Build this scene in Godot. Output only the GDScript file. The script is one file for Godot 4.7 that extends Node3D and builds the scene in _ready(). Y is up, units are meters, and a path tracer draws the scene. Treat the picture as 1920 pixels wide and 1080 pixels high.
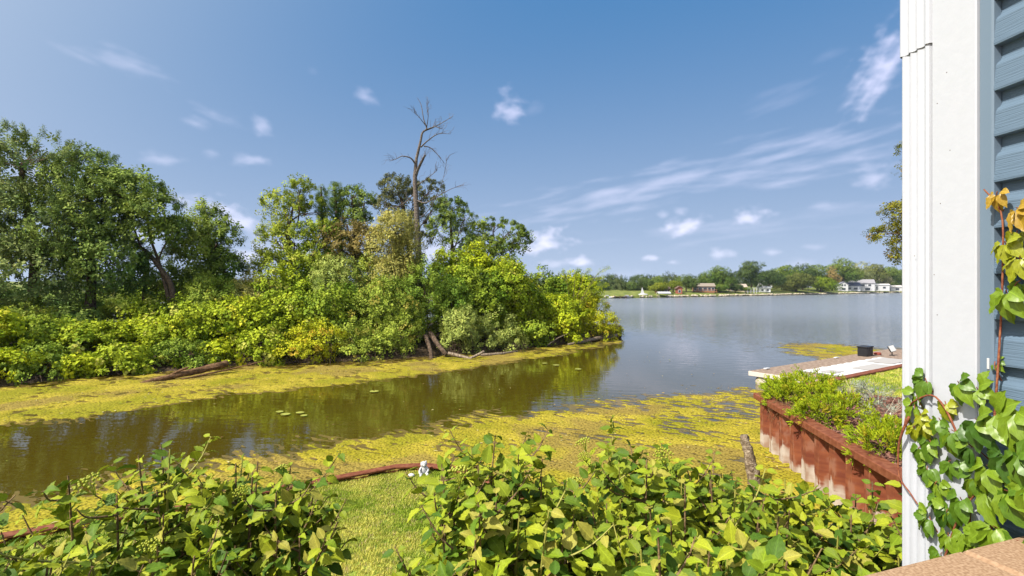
extends Node3D

# ---------------------------------------------------------------- helpers
var rng := RandomNumberGenerator.new()
var noise := FastNoiseLite.new()
var fine := FastNoiseLite.new()
var used := {}
var mats := {}
var sprigs := {}

class MB:
	var v := PackedVector3Array()
	var t := PackedVector2Array()
	var c := PackedColorArray()
	var f := PackedInt32Array()
	func p(pos: Vector3, uv := Vector2.ZERO, col := Color.WHITE) -> int:
		v.append(pos); t.append(uv); c.append(col)
		return v.size() - 1
	func tri(a: int, b: int, d: int) -> void:
		f.append(a); f.append(b); f.append(d)
	func quad(a: int, b: int, d: int, e: int) -> void:
		tri(a, b, d); tri(a, d, e)
	# flat polygon with its own vertices, turned so that it faces away from "from"
	func face(pts: Array, from: Vector3, col := Color.WHITE) -> void:
		var nrm: Vector3 = (pts[1] - pts[0]).cross(pts[2] - pts[0])
		if nrm.dot(pts[0] - from) < 0.0:
			pts.reverse()
		var first := v.size()
		for q in pts:
			p(q, Vector2(q.x + q.z, q.y), col)
		for i in range(1, pts.size() - 1):
			tri(first, first + i, first + i + 1)
	func box(at: Vector3, size: Vector3, turn := Basis(), bev := 0.0, col := Color.WHITE) -> void:
		var h := size / 2.0
		bev = minf(bev, minf(h.x, minf(h.y, h.z)) * 0.6)
		var k := func(sx: float, sy: float, sz: float, axis: int) -> Vector3:
			var q := Vector3(sx * (h.x - bev), sy * (h.y - bev), sz * (h.z - bev))
			q[axis] = [sx, sy, sz][axis] * h[axis]
			return at + turn * q
		for s in [-1.0, 1.0]:
			face([k.call(s, -1, -1, 0), k.call(s, 1, -1, 0), k.call(s, 1, 1, 0), k.call(s, -1, 1, 0)], at, col)
			face([k.call(-1, s, -1, 1), k.call(1, s, -1, 1), k.call(1, s, 1, 1), k.call(-1, s, 1, 1)], at, col)
			face([k.call(-1, -1, s, 2), k.call(1, -1, s, 2), k.call(1, 1, s, 2), k.call(-1, 1, s, 2)], at, col)
		if bev <= 0.0:
			return
		for a in [-1.0, 1.0]:
			for b in [-1.0, 1.0]:
				face([k.call(a, b, -1, 0), k.call(a, b, 1, 0), k.call(a, b, 1, 1), k.call(a, b, -1, 1)], at, col)
				face([k.call(a, -1, b, 0), k.call(a, 1, b, 0), k.call(a, 1, b, 2), k.call(a, -1, b, 2)], at, col)
				face([k.call(-1, a, b, 1), k.call(1, a, b, 1), k.call(1, a, b, 2), k.call(-1, a, b, 2)], at, col)
				for e in [-1.0, 1.0]:
					face([k.call(a, b, e, 0), k.call(a, b, e, 1), k.call(a, b, e, 2)], at, col)
	func tube(path: Array, radii: Array, sides := 8, col := Color.WHITE, rough := 0.0, sd := 1) -> void:
		var r := RandomNumberGenerator.new()
		r.seed = sd
		var side := Vector3.RIGHT
		var last := -1
		var along := 0.0
		for i in path.size():
			var dir: Vector3 = (path[mini(i + 1, path.size() - 1)] - path[maxi(i - 1, 0)]).normalized()
			if i == 0:
				side = dir.cross(Vector3.UP if absf(dir.y) < 0.9 else Vector3.RIGHT).normalized()
			else:
				along += path[i].distance_to(path[i - 1])
			side = (side - dir * side.dot(dir)).normalized()
			var up := dir.cross(side)
			var first := v.size()
			for k in sides + 1:
				var a := TAU * (k % sides) / sides
				var rr: float = radii[i] * (1.0 + rough * (sin(a * 3.0 + i * 1.7) * 0.5 + r.randf_range(-0.5, 0.5) * float(k < sides)))
				if k == sides:
					rr = v[first].distance_to(path[i])
				p(path[i] + (side * cos(a) + up * sin(a)) * rr, Vector2(float(k) / sides, along), col)
			if last >= 0:
				for k in sides:
					quad(last + k, last + k + 1, first + k + 1, first + k)
			last = first
		for e in [0, path.size() - 1]:
			var ring := v.size() - (sides + 1) if e else v.size() - (sides + 1) * path.size()
			if e:
				ring = last
			var m := p(path[e], Vector2.ZERO, col)
			for k in sides:
				if e:
					tri(m, ring + k, ring + k + 1)
				else:
					tri(m, m - (sides + 1) * path.size() + k + 1, m - (sides + 1) * path.size() + k)
	func ball(at: Vector3, radii: Vector3, turn := Basis(), seg := 12, rings := 8, col := Color.WHITE) -> void:
		var first := v.size()
		for j in rings + 1:
			for i in seg + 1:
				var a := TAU * (i % seg) / seg
				var b := PI * j / rings
				p(at + turn * (Vector3(sin(b) * cos(a), cos(b), sin(b) * sin(a)) * radii), Vector2(float(i) / seg, float(j) / rings), col)
		for j in rings:
			for i in seg:
				var q := first + j * (seg + 1) + i
				quad(q, q + 1, q + seg + 2, q + seg + 1)
	func mesh(with_color := false) -> ArrayMesh:
		var n := PackedVector3Array()
		n.resize(v.size())
		var out := PackedInt32Array()
		out.resize(f.size())
		for i in range(0, f.size(), 3):
			var a := f[i]; var b := f[i + 1]; var d := f[i + 2]
			var q := (v[b] - v[a]).cross(v[d] - v[a])
			n[a] += q; n[b] += q; n[d] += q
			out[i] = a; out[i + 1] = d; out[i + 2] = b
		for i in n.size():
			n[i] = n[i].normalized() if n[i].length_squared() > 0.0 else Vector3.UP
		var arr := []
		arr.resize(Mesh.ARRAY_MAX)
		arr[Mesh.ARRAY_VERTEX] = v
		arr[Mesh.ARRAY_NORMAL] = n
		arr[Mesh.ARRAY_TEX_UV] = t
		if with_color:
			arr[Mesh.ARRAY_COLOR] = c
		arr[Mesh.ARRAY_INDEX] = out
		var m := ArrayMesh.new()
		m.add_surface_from_arrays(Mesh.PRIMITIVE_TRIANGLES, arr)
		return m

# copies collected for one MultiMesh
class Copies:
	var b := PackedFloat32Array()
	func put(x: Basis, at: Vector3, col: Color) -> void:
		b.append_array([x.x.x, x.y.x, x.z.x, at.x, x.x.y, x.y.y, x.z.y, at.y, x.x.z, x.y.z, x.z.z, at.z, col.r, col.g, col.b, 1.0])
	func multi(m: Mesh) -> MultiMesh:
		var mm := MultiMesh.new()
		mm.transform_format = MultiMesh.TRANSFORM_3D
		mm.use_colors = true
		mm.mesh = m
		mm.instance_count = b.size() / 16
		mm.buffer = b
		return mm

func numbered(called: String) -> String:
	var k: int = used.get(called, 0)
	used[called] = k + 1
	return called if k == 0 else "%s_%03d" % [called, k]

func tag(o: Node, label: String, category := "", group := "", kind := "") -> Node:
	if label: o.set_meta("label", label)
	if category: o.set_meta("category", category)
	if group: o.set_meta("group", group)
	if kind: o.set_meta("kind", kind)
	return o

func base(called: String, at := Vector3.ZERO, turn := Basis()) -> Node3D:
	var o := Node3D.new()
	o.name = numbered(called)
	o.transform = Transform3D(turn, at)
	add_child(o)
	return o

func put(called: String, m: Mesh, material: Material, parent: Node = self, at := Transform3D()) -> MeshInstance3D:
	var o := MeshInstance3D.new()
	o.name = numbered(called) if parent == self else part_name(parent, called)
	o.mesh = m
	o.material_override = material
	o.transform = at
	parent.add_child(o)
	return o

func part_name(parent: Node, called: String) -> String:
	var counts: Dictionary = parent.get_meta("_counts", {})
	var k: int = counts.get(called, 0)
	counts[called] = k + 1
	parent.set_meta("_counts", counts)
	return called if k == 0 else "%s_%03d" % [called, k]

func scatter(called: String, mm: MultiMesh, material: Material, parent: Node = self) -> MultiMeshInstance3D:
	var o := MultiMeshInstance3D.new()
	o.name = numbered(called) if parent == self else part_name(parent, called)
	o.multimesh = mm
	o.material_override = material
	o.set_meta("kind", "stuff")
	parent.add_child(o)
	return o

# linear colour to a material
func mat(color: Color, rough := 0.8, spec := 0.4, metal := 0.0) -> StandardMaterial3D:
	var m := StandardMaterial3D.new()
	m.albedo_color = color.linear_to_srgb()
	m.roughness = rough
	m.metallic_specular = spec
	m.metallic = metal
	return m

func noise_tex(freq: float, octaves := 4, sd := 1, size := 256, ramp: Array = [], type := FastNoiseLite.TYPE_SIMPLEX_SMOOTH) -> NoiseTexture2D:
	var n := FastNoiseLite.new()
	n.noise_type = type
	n.frequency = freq
	n.fractal_octaves = octaves
	n.seed = sd
	var tx := NoiseTexture2D.new()
	tx.width = size
	tx.height = size
	tx.seamless = true
	tx.noise = n
	if ramp.size():
		var g := Gradient.new()
		var off := PackedFloat32Array()
		var cols := PackedColorArray()
		for r in ramp:
			off.append(r[0])
			cols.append((r[1] as Color).linear_to_srgb())
		g.offsets = off
		g.colors = cols
		tx.color_ramp = g
	return tx

# mottled, with relief; looked up in world space unless own is set
func mottled(ramp: Array, scale: float, rough := 0.85, relief := 0.0, freq := 0.02, sd := 1, own := false, relief_freq := 0.08) -> StandardMaterial3D:
	var m := StandardMaterial3D.new()
	m.albedo_texture = noise_tex(freq, 5, sd, 256, ramp)
	m.roughness = rough
	m.metallic_specular = 0.35
	m.uv1_triplanar = true
	m.uv1_world_triplanar = not own
	m.uv1_scale = Vector3.ONE * scale
	if relief > 0.0:
		m.heightmap_enabled = true
		m.heightmap_texture = noise_tex(relief_freq, 4, sd + 7)
		m.heightmap_scale = relief
	return m

func leaf_mat(rough := 0.55, back := 0.5, spec := 0.35) -> StandardMaterial3D:
	var m := mat(Color.WHITE, rough, spec)
	m.vertex_color_use_as_albedo = true
	m.backlight_enabled = true
	m.backlight = Color(back, back, back).linear_to_srgb()
	m.cull_mode = BaseMaterial3D.CULL_DISABLED
	return m

func frame(dir: Vector3, normal: Vector3) -> Basis:     # y along dir, z near the normal
	var y := dir.normalized()
	var z := (normal - y * normal.dot(y))
	if z.length_squared() < 1e-5:
		z = y.cross(Vector3(0.3, 0.2, 0.9))
	z = z.normalized()
	return Basis(y.cross(z), y, z)

func rand_dir() -> Vector3:
	var y := rng.randf_range(-1.0, 1.0)
	var a := rng.randf() * TAU
	var s := sqrt(1.0 - y * y)
	return Vector3(cos(a) * s, y, sin(a) * s)

# a twig with leaves, each leaf two folded faces
func sprig(n: int, length: float, leaf: float, wide: float, droop: float, sd: int) -> ArrayMesh:
	var r := RandomNumberGenerator.new()
	r.seed = sd
	var m := MB.new()
	for i in n:
		var h := length * (0.15 + 0.85 * (i + r.randf()) / n)
		var a := i * 2.4 + r.randf_range(-0.5, 0.5)
		var out := Vector3(cos(a), r.randf_range(-0.1, 0.7) - droop, sin(a)).normalized()
		var x := frame(out, Vector3(r.randf_range(-0.6, 0.6), 1.0, r.randf_range(-0.6, 0.6)))
		var l := leaf * r.randf_range(0.7, 1.25)
		var w := wide * l * r.randf_range(0.85, 1.15)
		var at := Vector3(0, h, 0) + out * length * r.randf_range(0.08, 0.35)
		var k := r.randf_range(0.72, 1.22)
		var col := Color(k * r.randf_range(0.92, 1.12), k, k * r.randf_range(0.85, 1.1))
		var p0 := m.p(at, Vector2.ZERO, col)
		var p1 := m.p(at + x * Vector3(w, l * 0.45, w * 0.35), Vector2.ZERO, col)
		var p2 := m.p(at + x * Vector3(0, l, -l * 0.12), Vector2.ZERO, col)
		var p3 := m.p(at + x * Vector3(-w, l * 0.45, w * 0.35), Vector2.ZERO, col)
		m.quad(p0, p1, p2, p3)
	return m.mesh(true)

func foliage(parent: Node, lobes: Array, kind: String, pal: Array, density: float, gap: float, size: float, called := "crown", twigs := 0) -> void:
	var sets := [Copies.new(), Copies.new(), Copies.new()]
	for li in lobes.size():
		var l: Array = lobes[li]           # x, y, z, rx, ry, rz
		var c := Vector3(l[0], l[1], l[2])
		var rad := Vector3(l[3], l[4], l[5])
		var area: float = 4.0 * PI * pow((pow(l[3] * l[4], 1.6) + pow(l[3] * l[5], 1.6) + pow(l[4] * l[5], 1.6)) / 3.0, 1.0 / 1.6)
		var n := int(area * density / (size * size) * 7.0)
		for i in n:
			var u := rand_dir()
			var bump := 1.0 + 0.5 * noise.get_noise_3dv(c * 3.0 + u * rad * 0.9 / size * 0.35)
			var q := c + u * rad * bump * lerpf(0.42, 1.04, sqrt(rng.randf()))
			if noise.get_noise_3dv(q * (0.55 / size) * 0.42 + Vector3(40, 7, 3)) < gap:
				continue
			var inside := false
			for lj in lobes.size():
				if lj != li:
					var o: Array = lobes[lj]
					if ((q - Vector3(o[0], o[1], o[2])) / Vector3(o[3], o[4], o[5])).length_squared() < 0.22:
						inside = true
						break
			if inside:
				continue
			var dir := (u * 0.8 + Vector3.UP * 0.35 + rand_dir() * 0.55)
			var s := size * rng.randf_range(0.7, 1.3)
			var k := clampf(noise.get_noise_3dv(q * 0.45 / size * 0.4) * 1.1 + 0.5 + rng.randf_range(-0.3, 0.3), 0.0, 1.0)
			var col: Color = (pal[0] as Color).lerp(pal[1], k)
			if pal.size() > 2 and rng.randf() < 0.1:
				col = pal[2]
			sets[i % 3].put(frame(dir, rand_dir()).scaled(Vector3.ONE * s), q, col)
	if twigs > 0:
		for l in lobes:
			var c := Vector3(l[0], l[1], l[2])
			var rad := Vector3(l[3], l[4], l[5])
			for i in int(twigs * (0.5 + l[3])):
				var u := rand_dir()
				u.y = absf(u.y) * 0.9 - 0.1
				var a := c + u * rad * 0.9
				var d := (u + Vector3(-0.25, 0.55, 0.0) + rand_dir() * 0.3).normalized()
				var reach := rng.randf_range(0.35, 0.95) * clampf(l[4] * 0.5, 0.3, 1.0)
				for k in 9:
					var t := k / 8.0
					var s := size * lerpf(0.75, 0.38, t)
					var kk := clampf(0.55 + rng.randf_range(-0.35, 0.45), 0.0, 1.0)
					sets[k % 3].put(frame(d + rand_dir() * 0.35, rand_dir()).scaled(Vector3.ONE * s), a + d * reach * t + rand_dir() * 0.05, (pal[0] as Color).lerp(pal[1], kk))
	for k in 3:
		if sets[k].b.size():
			scatter(called, sets[k].multi(sprigs[kind][k]), mats.leaf, parent)

func smooth_path(pts: Array, per := 4) -> Array:
	var out := []
	for i in pts.size() - 1:
		var p0: Vector3 = pts[maxi(i - 1, 0)]
		var p3: Vector3 = pts[mini(i + 2, pts.size() - 1)]
		for k in per:
			out.append((pts[i] as Vector3).cubic_interpolate(pts[i + 1], p0, p3, float(k) / per))
	out.append(pts[-1])
	return out

func ramp_list(a: Array, n: int) -> Array:
	var out := []
	for i in n:
		var x := float(i) / (n - 1) * (a.size() - 1)
		var k := mini(int(x), a.size() - 2)
		out.append(lerpf(a[k], a[k + 1], x - k))
	return out

func limb(m: MB, a: Vector3, b: Vector3, r0: float, r1: float, wander := 0.15, sides := 6) -> void:
	var pts := []
	var l := a.distance_to(b)
	for i in 6:
		var t := i / 5.0
		pts.append(a.lerp(b, t) + rand_dir() * l * wander * sin(t * PI) * 0.6 + Vector3.UP * l * wander * sin(t * PI) * 0.7)
	m.tube(pts, ramp_list([r0, r1], 6), sides)

const SUN := Vector3(-0.72, 0.92, 0.46)

func _ready() -> void:
	rng.seed = 11
	noise.seed = 5
	noise.frequency = 0.9
	noise.fractal_octaves = 3
	fine.seed = 9
	fine.frequency = 1.0
	fine.fractal_octaves = 4

	# ---------------------------------------------------------------- camera, sky, sun
	var cam := Camera3D.new()
	cam.name = "camera"
	cam.position = Vector3(0, 3.7, 0)
	cam.fov = 58.7155
	cam.near = 0.05
	cam.far = 6000.0
	add_child(cam)
	cam.current = true
	var env := Environment.new()
	env.background_mode = Environment.BG_SKY
	env.tonemap_mode = Environment.TONE_MAPPER_LINEAR
	env.tonemap_exposure = 1.45
	env.fog_enabled = true
	env.fog_density = 0.0001
	env.fog_light_color = Color(0.75, 0.82, 0.92)
	env.sdfgi_enabled = true
	env.ssao_enabled = true
	env.ssil_enabled = true
	var sm := ProceduralSkyMaterial.new()
	sm.sky_top_color = Color(0.022, 0.143, 0.345).linear_to_srgb()
	sm.sky_horizon_color = Color(0.37, 0.445, 0.58).linear_to_srgb()
	sm.sky_curve = 0.19
	sm.ground_bottom_color = Color(0.06, 0.07, 0.05).linear_to_srgb()
	sm.ground_horizon_color = Color(0.3, 0.36, 0.45).linear_to_srgb()
	sm.sun_angle_max = 100.0
	sm.sun_curve = 0.62
	sm.sky_cover = ImageTexture.create_from_image(cloud_image())
	var sky := Sky.new()
	sky.sky_material = sm
	env.sky = sky
	var we := WorldEnvironment.new()
	we.name = "world_environment"
	we.environment = env
	add_child(we)
	var sun := DirectionalLight3D.new()
	sun.name = "sun"
	sun.light_energy = 1.6
	sun.light_color = Color(1.0, 0.975, 0.925)
	sun.light_angular_distance = 0.53
	sun.shadow_enabled = true
	add_child(sun)
	sun.look_at_from_position(SUN * 50.0, Vector3.ZERO)

	make_materials()
	build_ground()
	build_water()
	build_island()
	build_far_shore()
	build_neighbour()
	build_house()
	build_own_yard()
	build_near_shrubs()
	build_creeper()
	build_small_things()
	for o in find_children("*", "Node3D", true, false):
		if o.has_meta("_counts"):
			o.remove_meta("_counts")

func cloud_image() -> Image:
	var w := 3072
	var h := 1536
	var im := Image.create_empty(w, h, false, Image.FORMAT_RGBA8)
	var n := FastNoiseLite.new()
	n.seed = 21
	n.frequency = 1.0
	n.fractal_octaves = 5
	# azimuth from straight ahead, elevation, half widths (degrees), strength, softness (0 puff .. 1 wisp), tilt
	var list := [
		[-36.7, 19.3, 3.7, 1.3, 0.3, 0.7, -8],
		[-40.2, 19.1, 2.3, 0.6, 0.15, 0.9, -12],
		[-30.3, 16.4, 3.2, 0.8, 0.38, 0.7, -15],
		[-31.8, 15.3, 1.8, 0.8, 0.25, 0.6, -15],
		[-26.3, 15.8, 1.4, 1.3, 0.42, 0.4, -40],
		[-27.0, 12.4, 2.6, 1.0, 0.42, 0.3, 0],
		[-34.5, 11.7, 2.1, 1.0, 0.3, 0.4, 5],
		[-30.5, 12.9, 0.9, 0.6, 0.2, 0.5, 0],
		[-16.1, 19.8, 1.7, 1.3, 0.36, 0.4, -20],
		[-0.4, 19.1, 2.3, 2.6, 0.6, 0.25, 0],
		[2.4, 19.5, 1.4, 1.0, 0.12, 0.5, 0],
		[-21.3, 21.7, 0.8, 0.6, 0.1, 0.6, 0],
		[19.0, 11.4, 22.9, 2.3, 0.38, 1.0, 9],
		[29.4, 11.4, 11.8, 1.5, 0.3, 1.0, 2],
		[11.2, 9.9, 11.2, 1.4, 0.25, 1.0, 14],
		[27.0, 18.2, 4.9, 1.3, 0.12, 0.9, 15],
		[31.6, 21.3, 1.7, 0.7, 0.12, 0.8, 10],
		[26.6, 6.4, 18.6, 1.6, 0.16, 1.0, 4],
		[36.3, 19.4, 5.5, 2.7, 0.95, 0.45, 58],
		[35.3, 10.1, 2.3, 2.1, 0.45, 0.3, 10],
		[33.7, 17.6, 2.1, 0.8, 0.2, 0.8, 40],
		[18.4, 6.3, 2.8, 1.5, 0.7, 0.12, 8],
		[18.2, 8.0, 1.0, 0.8, 0.35, 0.3, 0],
		[16.5, 7.8, 0.9, 0.6, 0.3, 0.3, 0],
		[24.9, 7.2, 2.3, 1.1, 0.65, 0.12, 5],
		[31.4, 7.9, 1.6, 0.7, 0.25, 0.3, 0],
		[3.3, 5.1, 3.6, 2.0, 0.75, 0.12, 0],
		[1.5, 4.2, 2.3, 1.1, 0.4, 0.3, 0],
		[8.0, 2.8, 2.1, 1.0, 0.65, 0.15, 0],
		[15.4, 3.2, 1.6, 0.6, 0.5, 0.15, 0],
		[17.2, 2.8, 1.1, 0.5, 0.45, 0.2, 0],
		[22.2, 3.4, 1.7, 0.8, 0.45, 0.15, 0],
		[26.8, 3.6, 1.1, 0.5, 0.35, 0.2, 0],
		[30.7, 4.0, 1.3, 0.6, 0.2, 0.4, 0],
		[12.1, 1.6, 4.5, 0.7, 0.2, 0.6, 0],
		[29.4, 2.6, 2.9, 0.6, 0.2, 0.6, 0],
		[4.8, 2.7, 2.3, 0.8, 0.35, 0.4, 0],
		[-29.1, 6.8, 4.1, 2.0, 0.6, 0.15, -12],
		[-33.3, 8.3, 2.4, 1.2, 0.45, 0.2, -10],
		[-26.6, 5.3, 2.5, 1.4, 0.35, 0.3, 0],
		[-27.0, 3.2, 3.7, 1.7, 0.5, 0.3, 0],
		[-43.2, 9.1, 2.5, 2.9, 0.3, 0.5, 0],
		[-8.3, 4.1, 6.1, 3.2, 0.5, 0.3, 0],
		[-22.6, 3.9, 4.0, 2.2, 0.4, 0.3, 0],
		[-36.5, 4.8, 4.0, 1.9, 0.35, 0.4, 0],
	]
	var r := RandomNumberGenerator.new()
	r.seed = 77
	for i in 70:      # the rest of the sky goes on like the part in view
		var az := r.randf_range(50.0, 310.0)
		var el := r.randf_range(2.0, 45.0)
		var sw := r.randf_range(1.0, 5.0)
		list.append([az, el, sw, sw * r.randf_range(0.3, 0.6), r.randf_range(0.25, 0.7), r.randf(), r.randf_range(-15.0, 15.0)])
	for l in list:
		var reach := 1.9
		var cx: float = l[0] / 360.0 * w
		var cy: float = (0.5 - l[1] / 180.0) * h
		var px: float = w / 360.0
		var wide: float = maxf(l[2], l[3]) * reach * px
		var tall: float = (l[3] + absf(sin(deg_to_rad(l[6]))) * l[2]) * reach * px
		var ct := cos(deg_to_rad(l[6]))
		var st := sin(deg_to_rad(l[6]))
		for y in range(maxi(0, int(cy - tall)), mini(h / 2 - 1, int(cy + tall) + 1)):
			for x0 in range(int(cx - wide), int(cx + wide) + 1):
				var dx := (x0 - cx) / px
				var dy := (cy - y) / px
				var a: float = (dx * ct + dy * st) / l[2]
				var b: float = (-dx * st + dy * ct) / l[3]
				if a * a + b * b > reach * reach:
					continue
				var puff: float = n.get_noise_2d(dx * 0.42 + l[0] * 3.1, dy * 0.75 + l[1] * 7.7)
				var streak: float = n.get_noise_2d((dx * ct + dy * st) * 0.10 + l[0], (-dx * st + dy * ct) * 0.7 + l[1] * 5.0)
				var d: float = 1.0 - sqrt(a * a + b * b) + lerpf(puff, streak, l[5]) * lerpf(0.8, 1.1, l[5])
				if b < 0.0 and l[5] < 0.5:
					d += b * 0.5
				var al: float = smoothstep(0.0, lerpf(1.2, 1.6, l[5]), d) * l[4] * 0.85
				if al <= 0.004:
					continue
				var x := posmod(x0, w)
				var old := im.get_pixel(x, y)
				al = 1.0 - (1.0 - al) * (1.0 - old.a)
				im.set_pixel(x, y, Color(0.80, 0.73, 0.75, al))
	return im

func make_materials() -> void:
	mats.leaf = leaf_mat(0.6, 0.35, 0.2)
	mats.bark = mottled([[0.25, Color(0.045, 0.03, 0.02)], [0.75, Color(0.16, 0.11, 0.075)]], 0.9, 0.95, 2.0, 0.03, 3)
	mats.pale_bark = mottled([[0.25, Color(0.075, 0.06, 0.052)], [0.75, Color(0.2, 0.165, 0.14)]], 0.8, 0.9, 2.0, 0.03, 4)
	mats.drift = mottled([[0.2, Color(0.08, 0.055, 0.035)], [0.5, Color(0.22, 0.165, 0.115)], [0.8, Color(0.4, 0.33, 0.25)]], 1.3, 0.9, 2.0, 0.03, 14)
	mats.log = mottled([[0.25, Color(0.07, 0.035, 0.018)], [0.75, Color(0.24, 0.135, 0.065)]], 0.9, 0.9, 2.0, 0.03, 6)
	mats.soil = mottled([[0.3, Color(0.03, 0.02, 0.012)], [0.7, Color(0.11, 0.075, 0.04)]], 0.5, 0.95, 4.0, 0.03, 8)
	mats.lawn = mottled([[0.25, Color(0.14, 0.2, 0.025)], [0.5, Color(0.24, 0.29, 0.045)], [0.8, Color(0.38, 0.38, 0.1)]], 0.45, 0.95, 2.0, 0.03, 15)
	mats.far_land = mottled([[0.25, Color(0.09, 0.12, 0.02)], [0.75, Color(0.21, 0.22, 0.05)]], 0.04, 0.95, 0.0, 0.03, 16)
	mats.mulch = mottled([[0.3, Color(0.07, 0.03, 0.022)], [0.7, Color(0.26, 0.13, 0.1)]], 1.6, 0.95, 3.0, 0.06, 17)
	mats.rust = mottled([[0.25, Color(0.13, 0.026, 0.012)], [0.55, Color(0.25, 0.055, 0.026)], [0.8, Color(0.34, 0.11, 0.06)]], 1.1, 0.75, 0.5, 0.02, 18)
	mats.rust_cap = mottled([[0.25, Color(0.14, 0.04, 0.018)], [0.75, Color(0.21, 0.075, 0.038)]], 1.3, 0.7, 0.08, 0.02, 19)
	mats.white = mat(Color(0.5, 0.5, 0.51), 0.5)
	mats.stone = mottled([[0.2, Color(0.22, 0.135, 0.08)], [0.5, Color(0.30, 0.19, 0.115)], [0.8, Color(0.38, 0.26, 0.17)]], 2.0, 0.95, 0.06, 0.22, 20, false, 0.3)
	sprigs = {
		"broad": [sprig(18, 0.44, 0.165, 0.31, 0.2, 1), sprig(18, 0.46, 0.17, 0.31, 0.1, 2), sprig(17, 0.44, 0.16, 0.33, 0.3, 3)],
		"small": [sprig(18, 0.4, 0.13, 0.36, 0.1, 4), sprig(18, 0.42, 0.14, 0.34, 0.0, 5), sprig(17, 0.4, 0.13, 0.38, 0.2, 6)],
		"ivy": [sprig(15, 0.38, 0.165, 0.46, 0.35, 7), sprig(15, 0.38, 0.16, 0.48, 0.25, 8), sprig(15, 0.4, 0.17, 0.46, 0.4, 9)],
		"narrow": [sprig(20, 0.48, 0.17, 0.17, 0.1, 10), sprig(20, 0.5, 0.18, 0.16, 0.2, 11), sprig(20, 0.48, 0.17, 0.18, 0.0, 12)],
	}

# ---------------------------------------------------------------- ground and water
func flat_mesh(outline: PackedVector2Array, y: float) -> ArrayMesh:
	var m := MB.new()
	var ids := Geometry2D.triangulate_polygon(outline)
	for q in outline:
		m.p(Vector3(q.x, y, q.y), q)
	for i in range(0, ids.size(), 3):
		var a := outline[ids[i]]
		var b := outline[ids[i + 1]]
		var c := outline[ids[i + 2]]
		if (b - a).cross(c - a) > 0.0:
			m.tri(ids[i], ids[i + 2], ids[i + 1])
		else:
			m.tri(ids[i], ids[i + 1], ids[i + 2])
	return m.mesh()

func sheet(called: String, outline: PackedVector2Array, y: float, material: Material) -> MeshInstance3D:
	var o := put(called, flat_mesh(outline, y), material)
	o.set_meta("kind", "structure")
	return o

const OWN_WALL := [Vector2(-9.5, -4.6), Vector2(-7.8, -5.8), Vector2(-6.53, -6.53), Vector2(-5.69, -7.0), Vector2(-4.73, -7.38), Vector2(-3.96, -7.92), Vector2(-3.08, -8.45), Vector2(-2.56, -8.77), Vector2(-2.08, -9.08), Vector2(-1.53, -9.16), Vector2(-0.98, -8.97), Vector2(-0.3, -8.3), Vector2(0.98, -6.8), Vector2(1.6, -5.7), Vector2(2.1, -4.3), Vector2(2.3, -2.6)]
const BED_WALL := [Vector2(4.75, -2.6), Vector2(5.26, -6.94), Vector2(5.87, -12.25)]
const LAKE_DIR := Vector2(0.832, -0.555)

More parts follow.
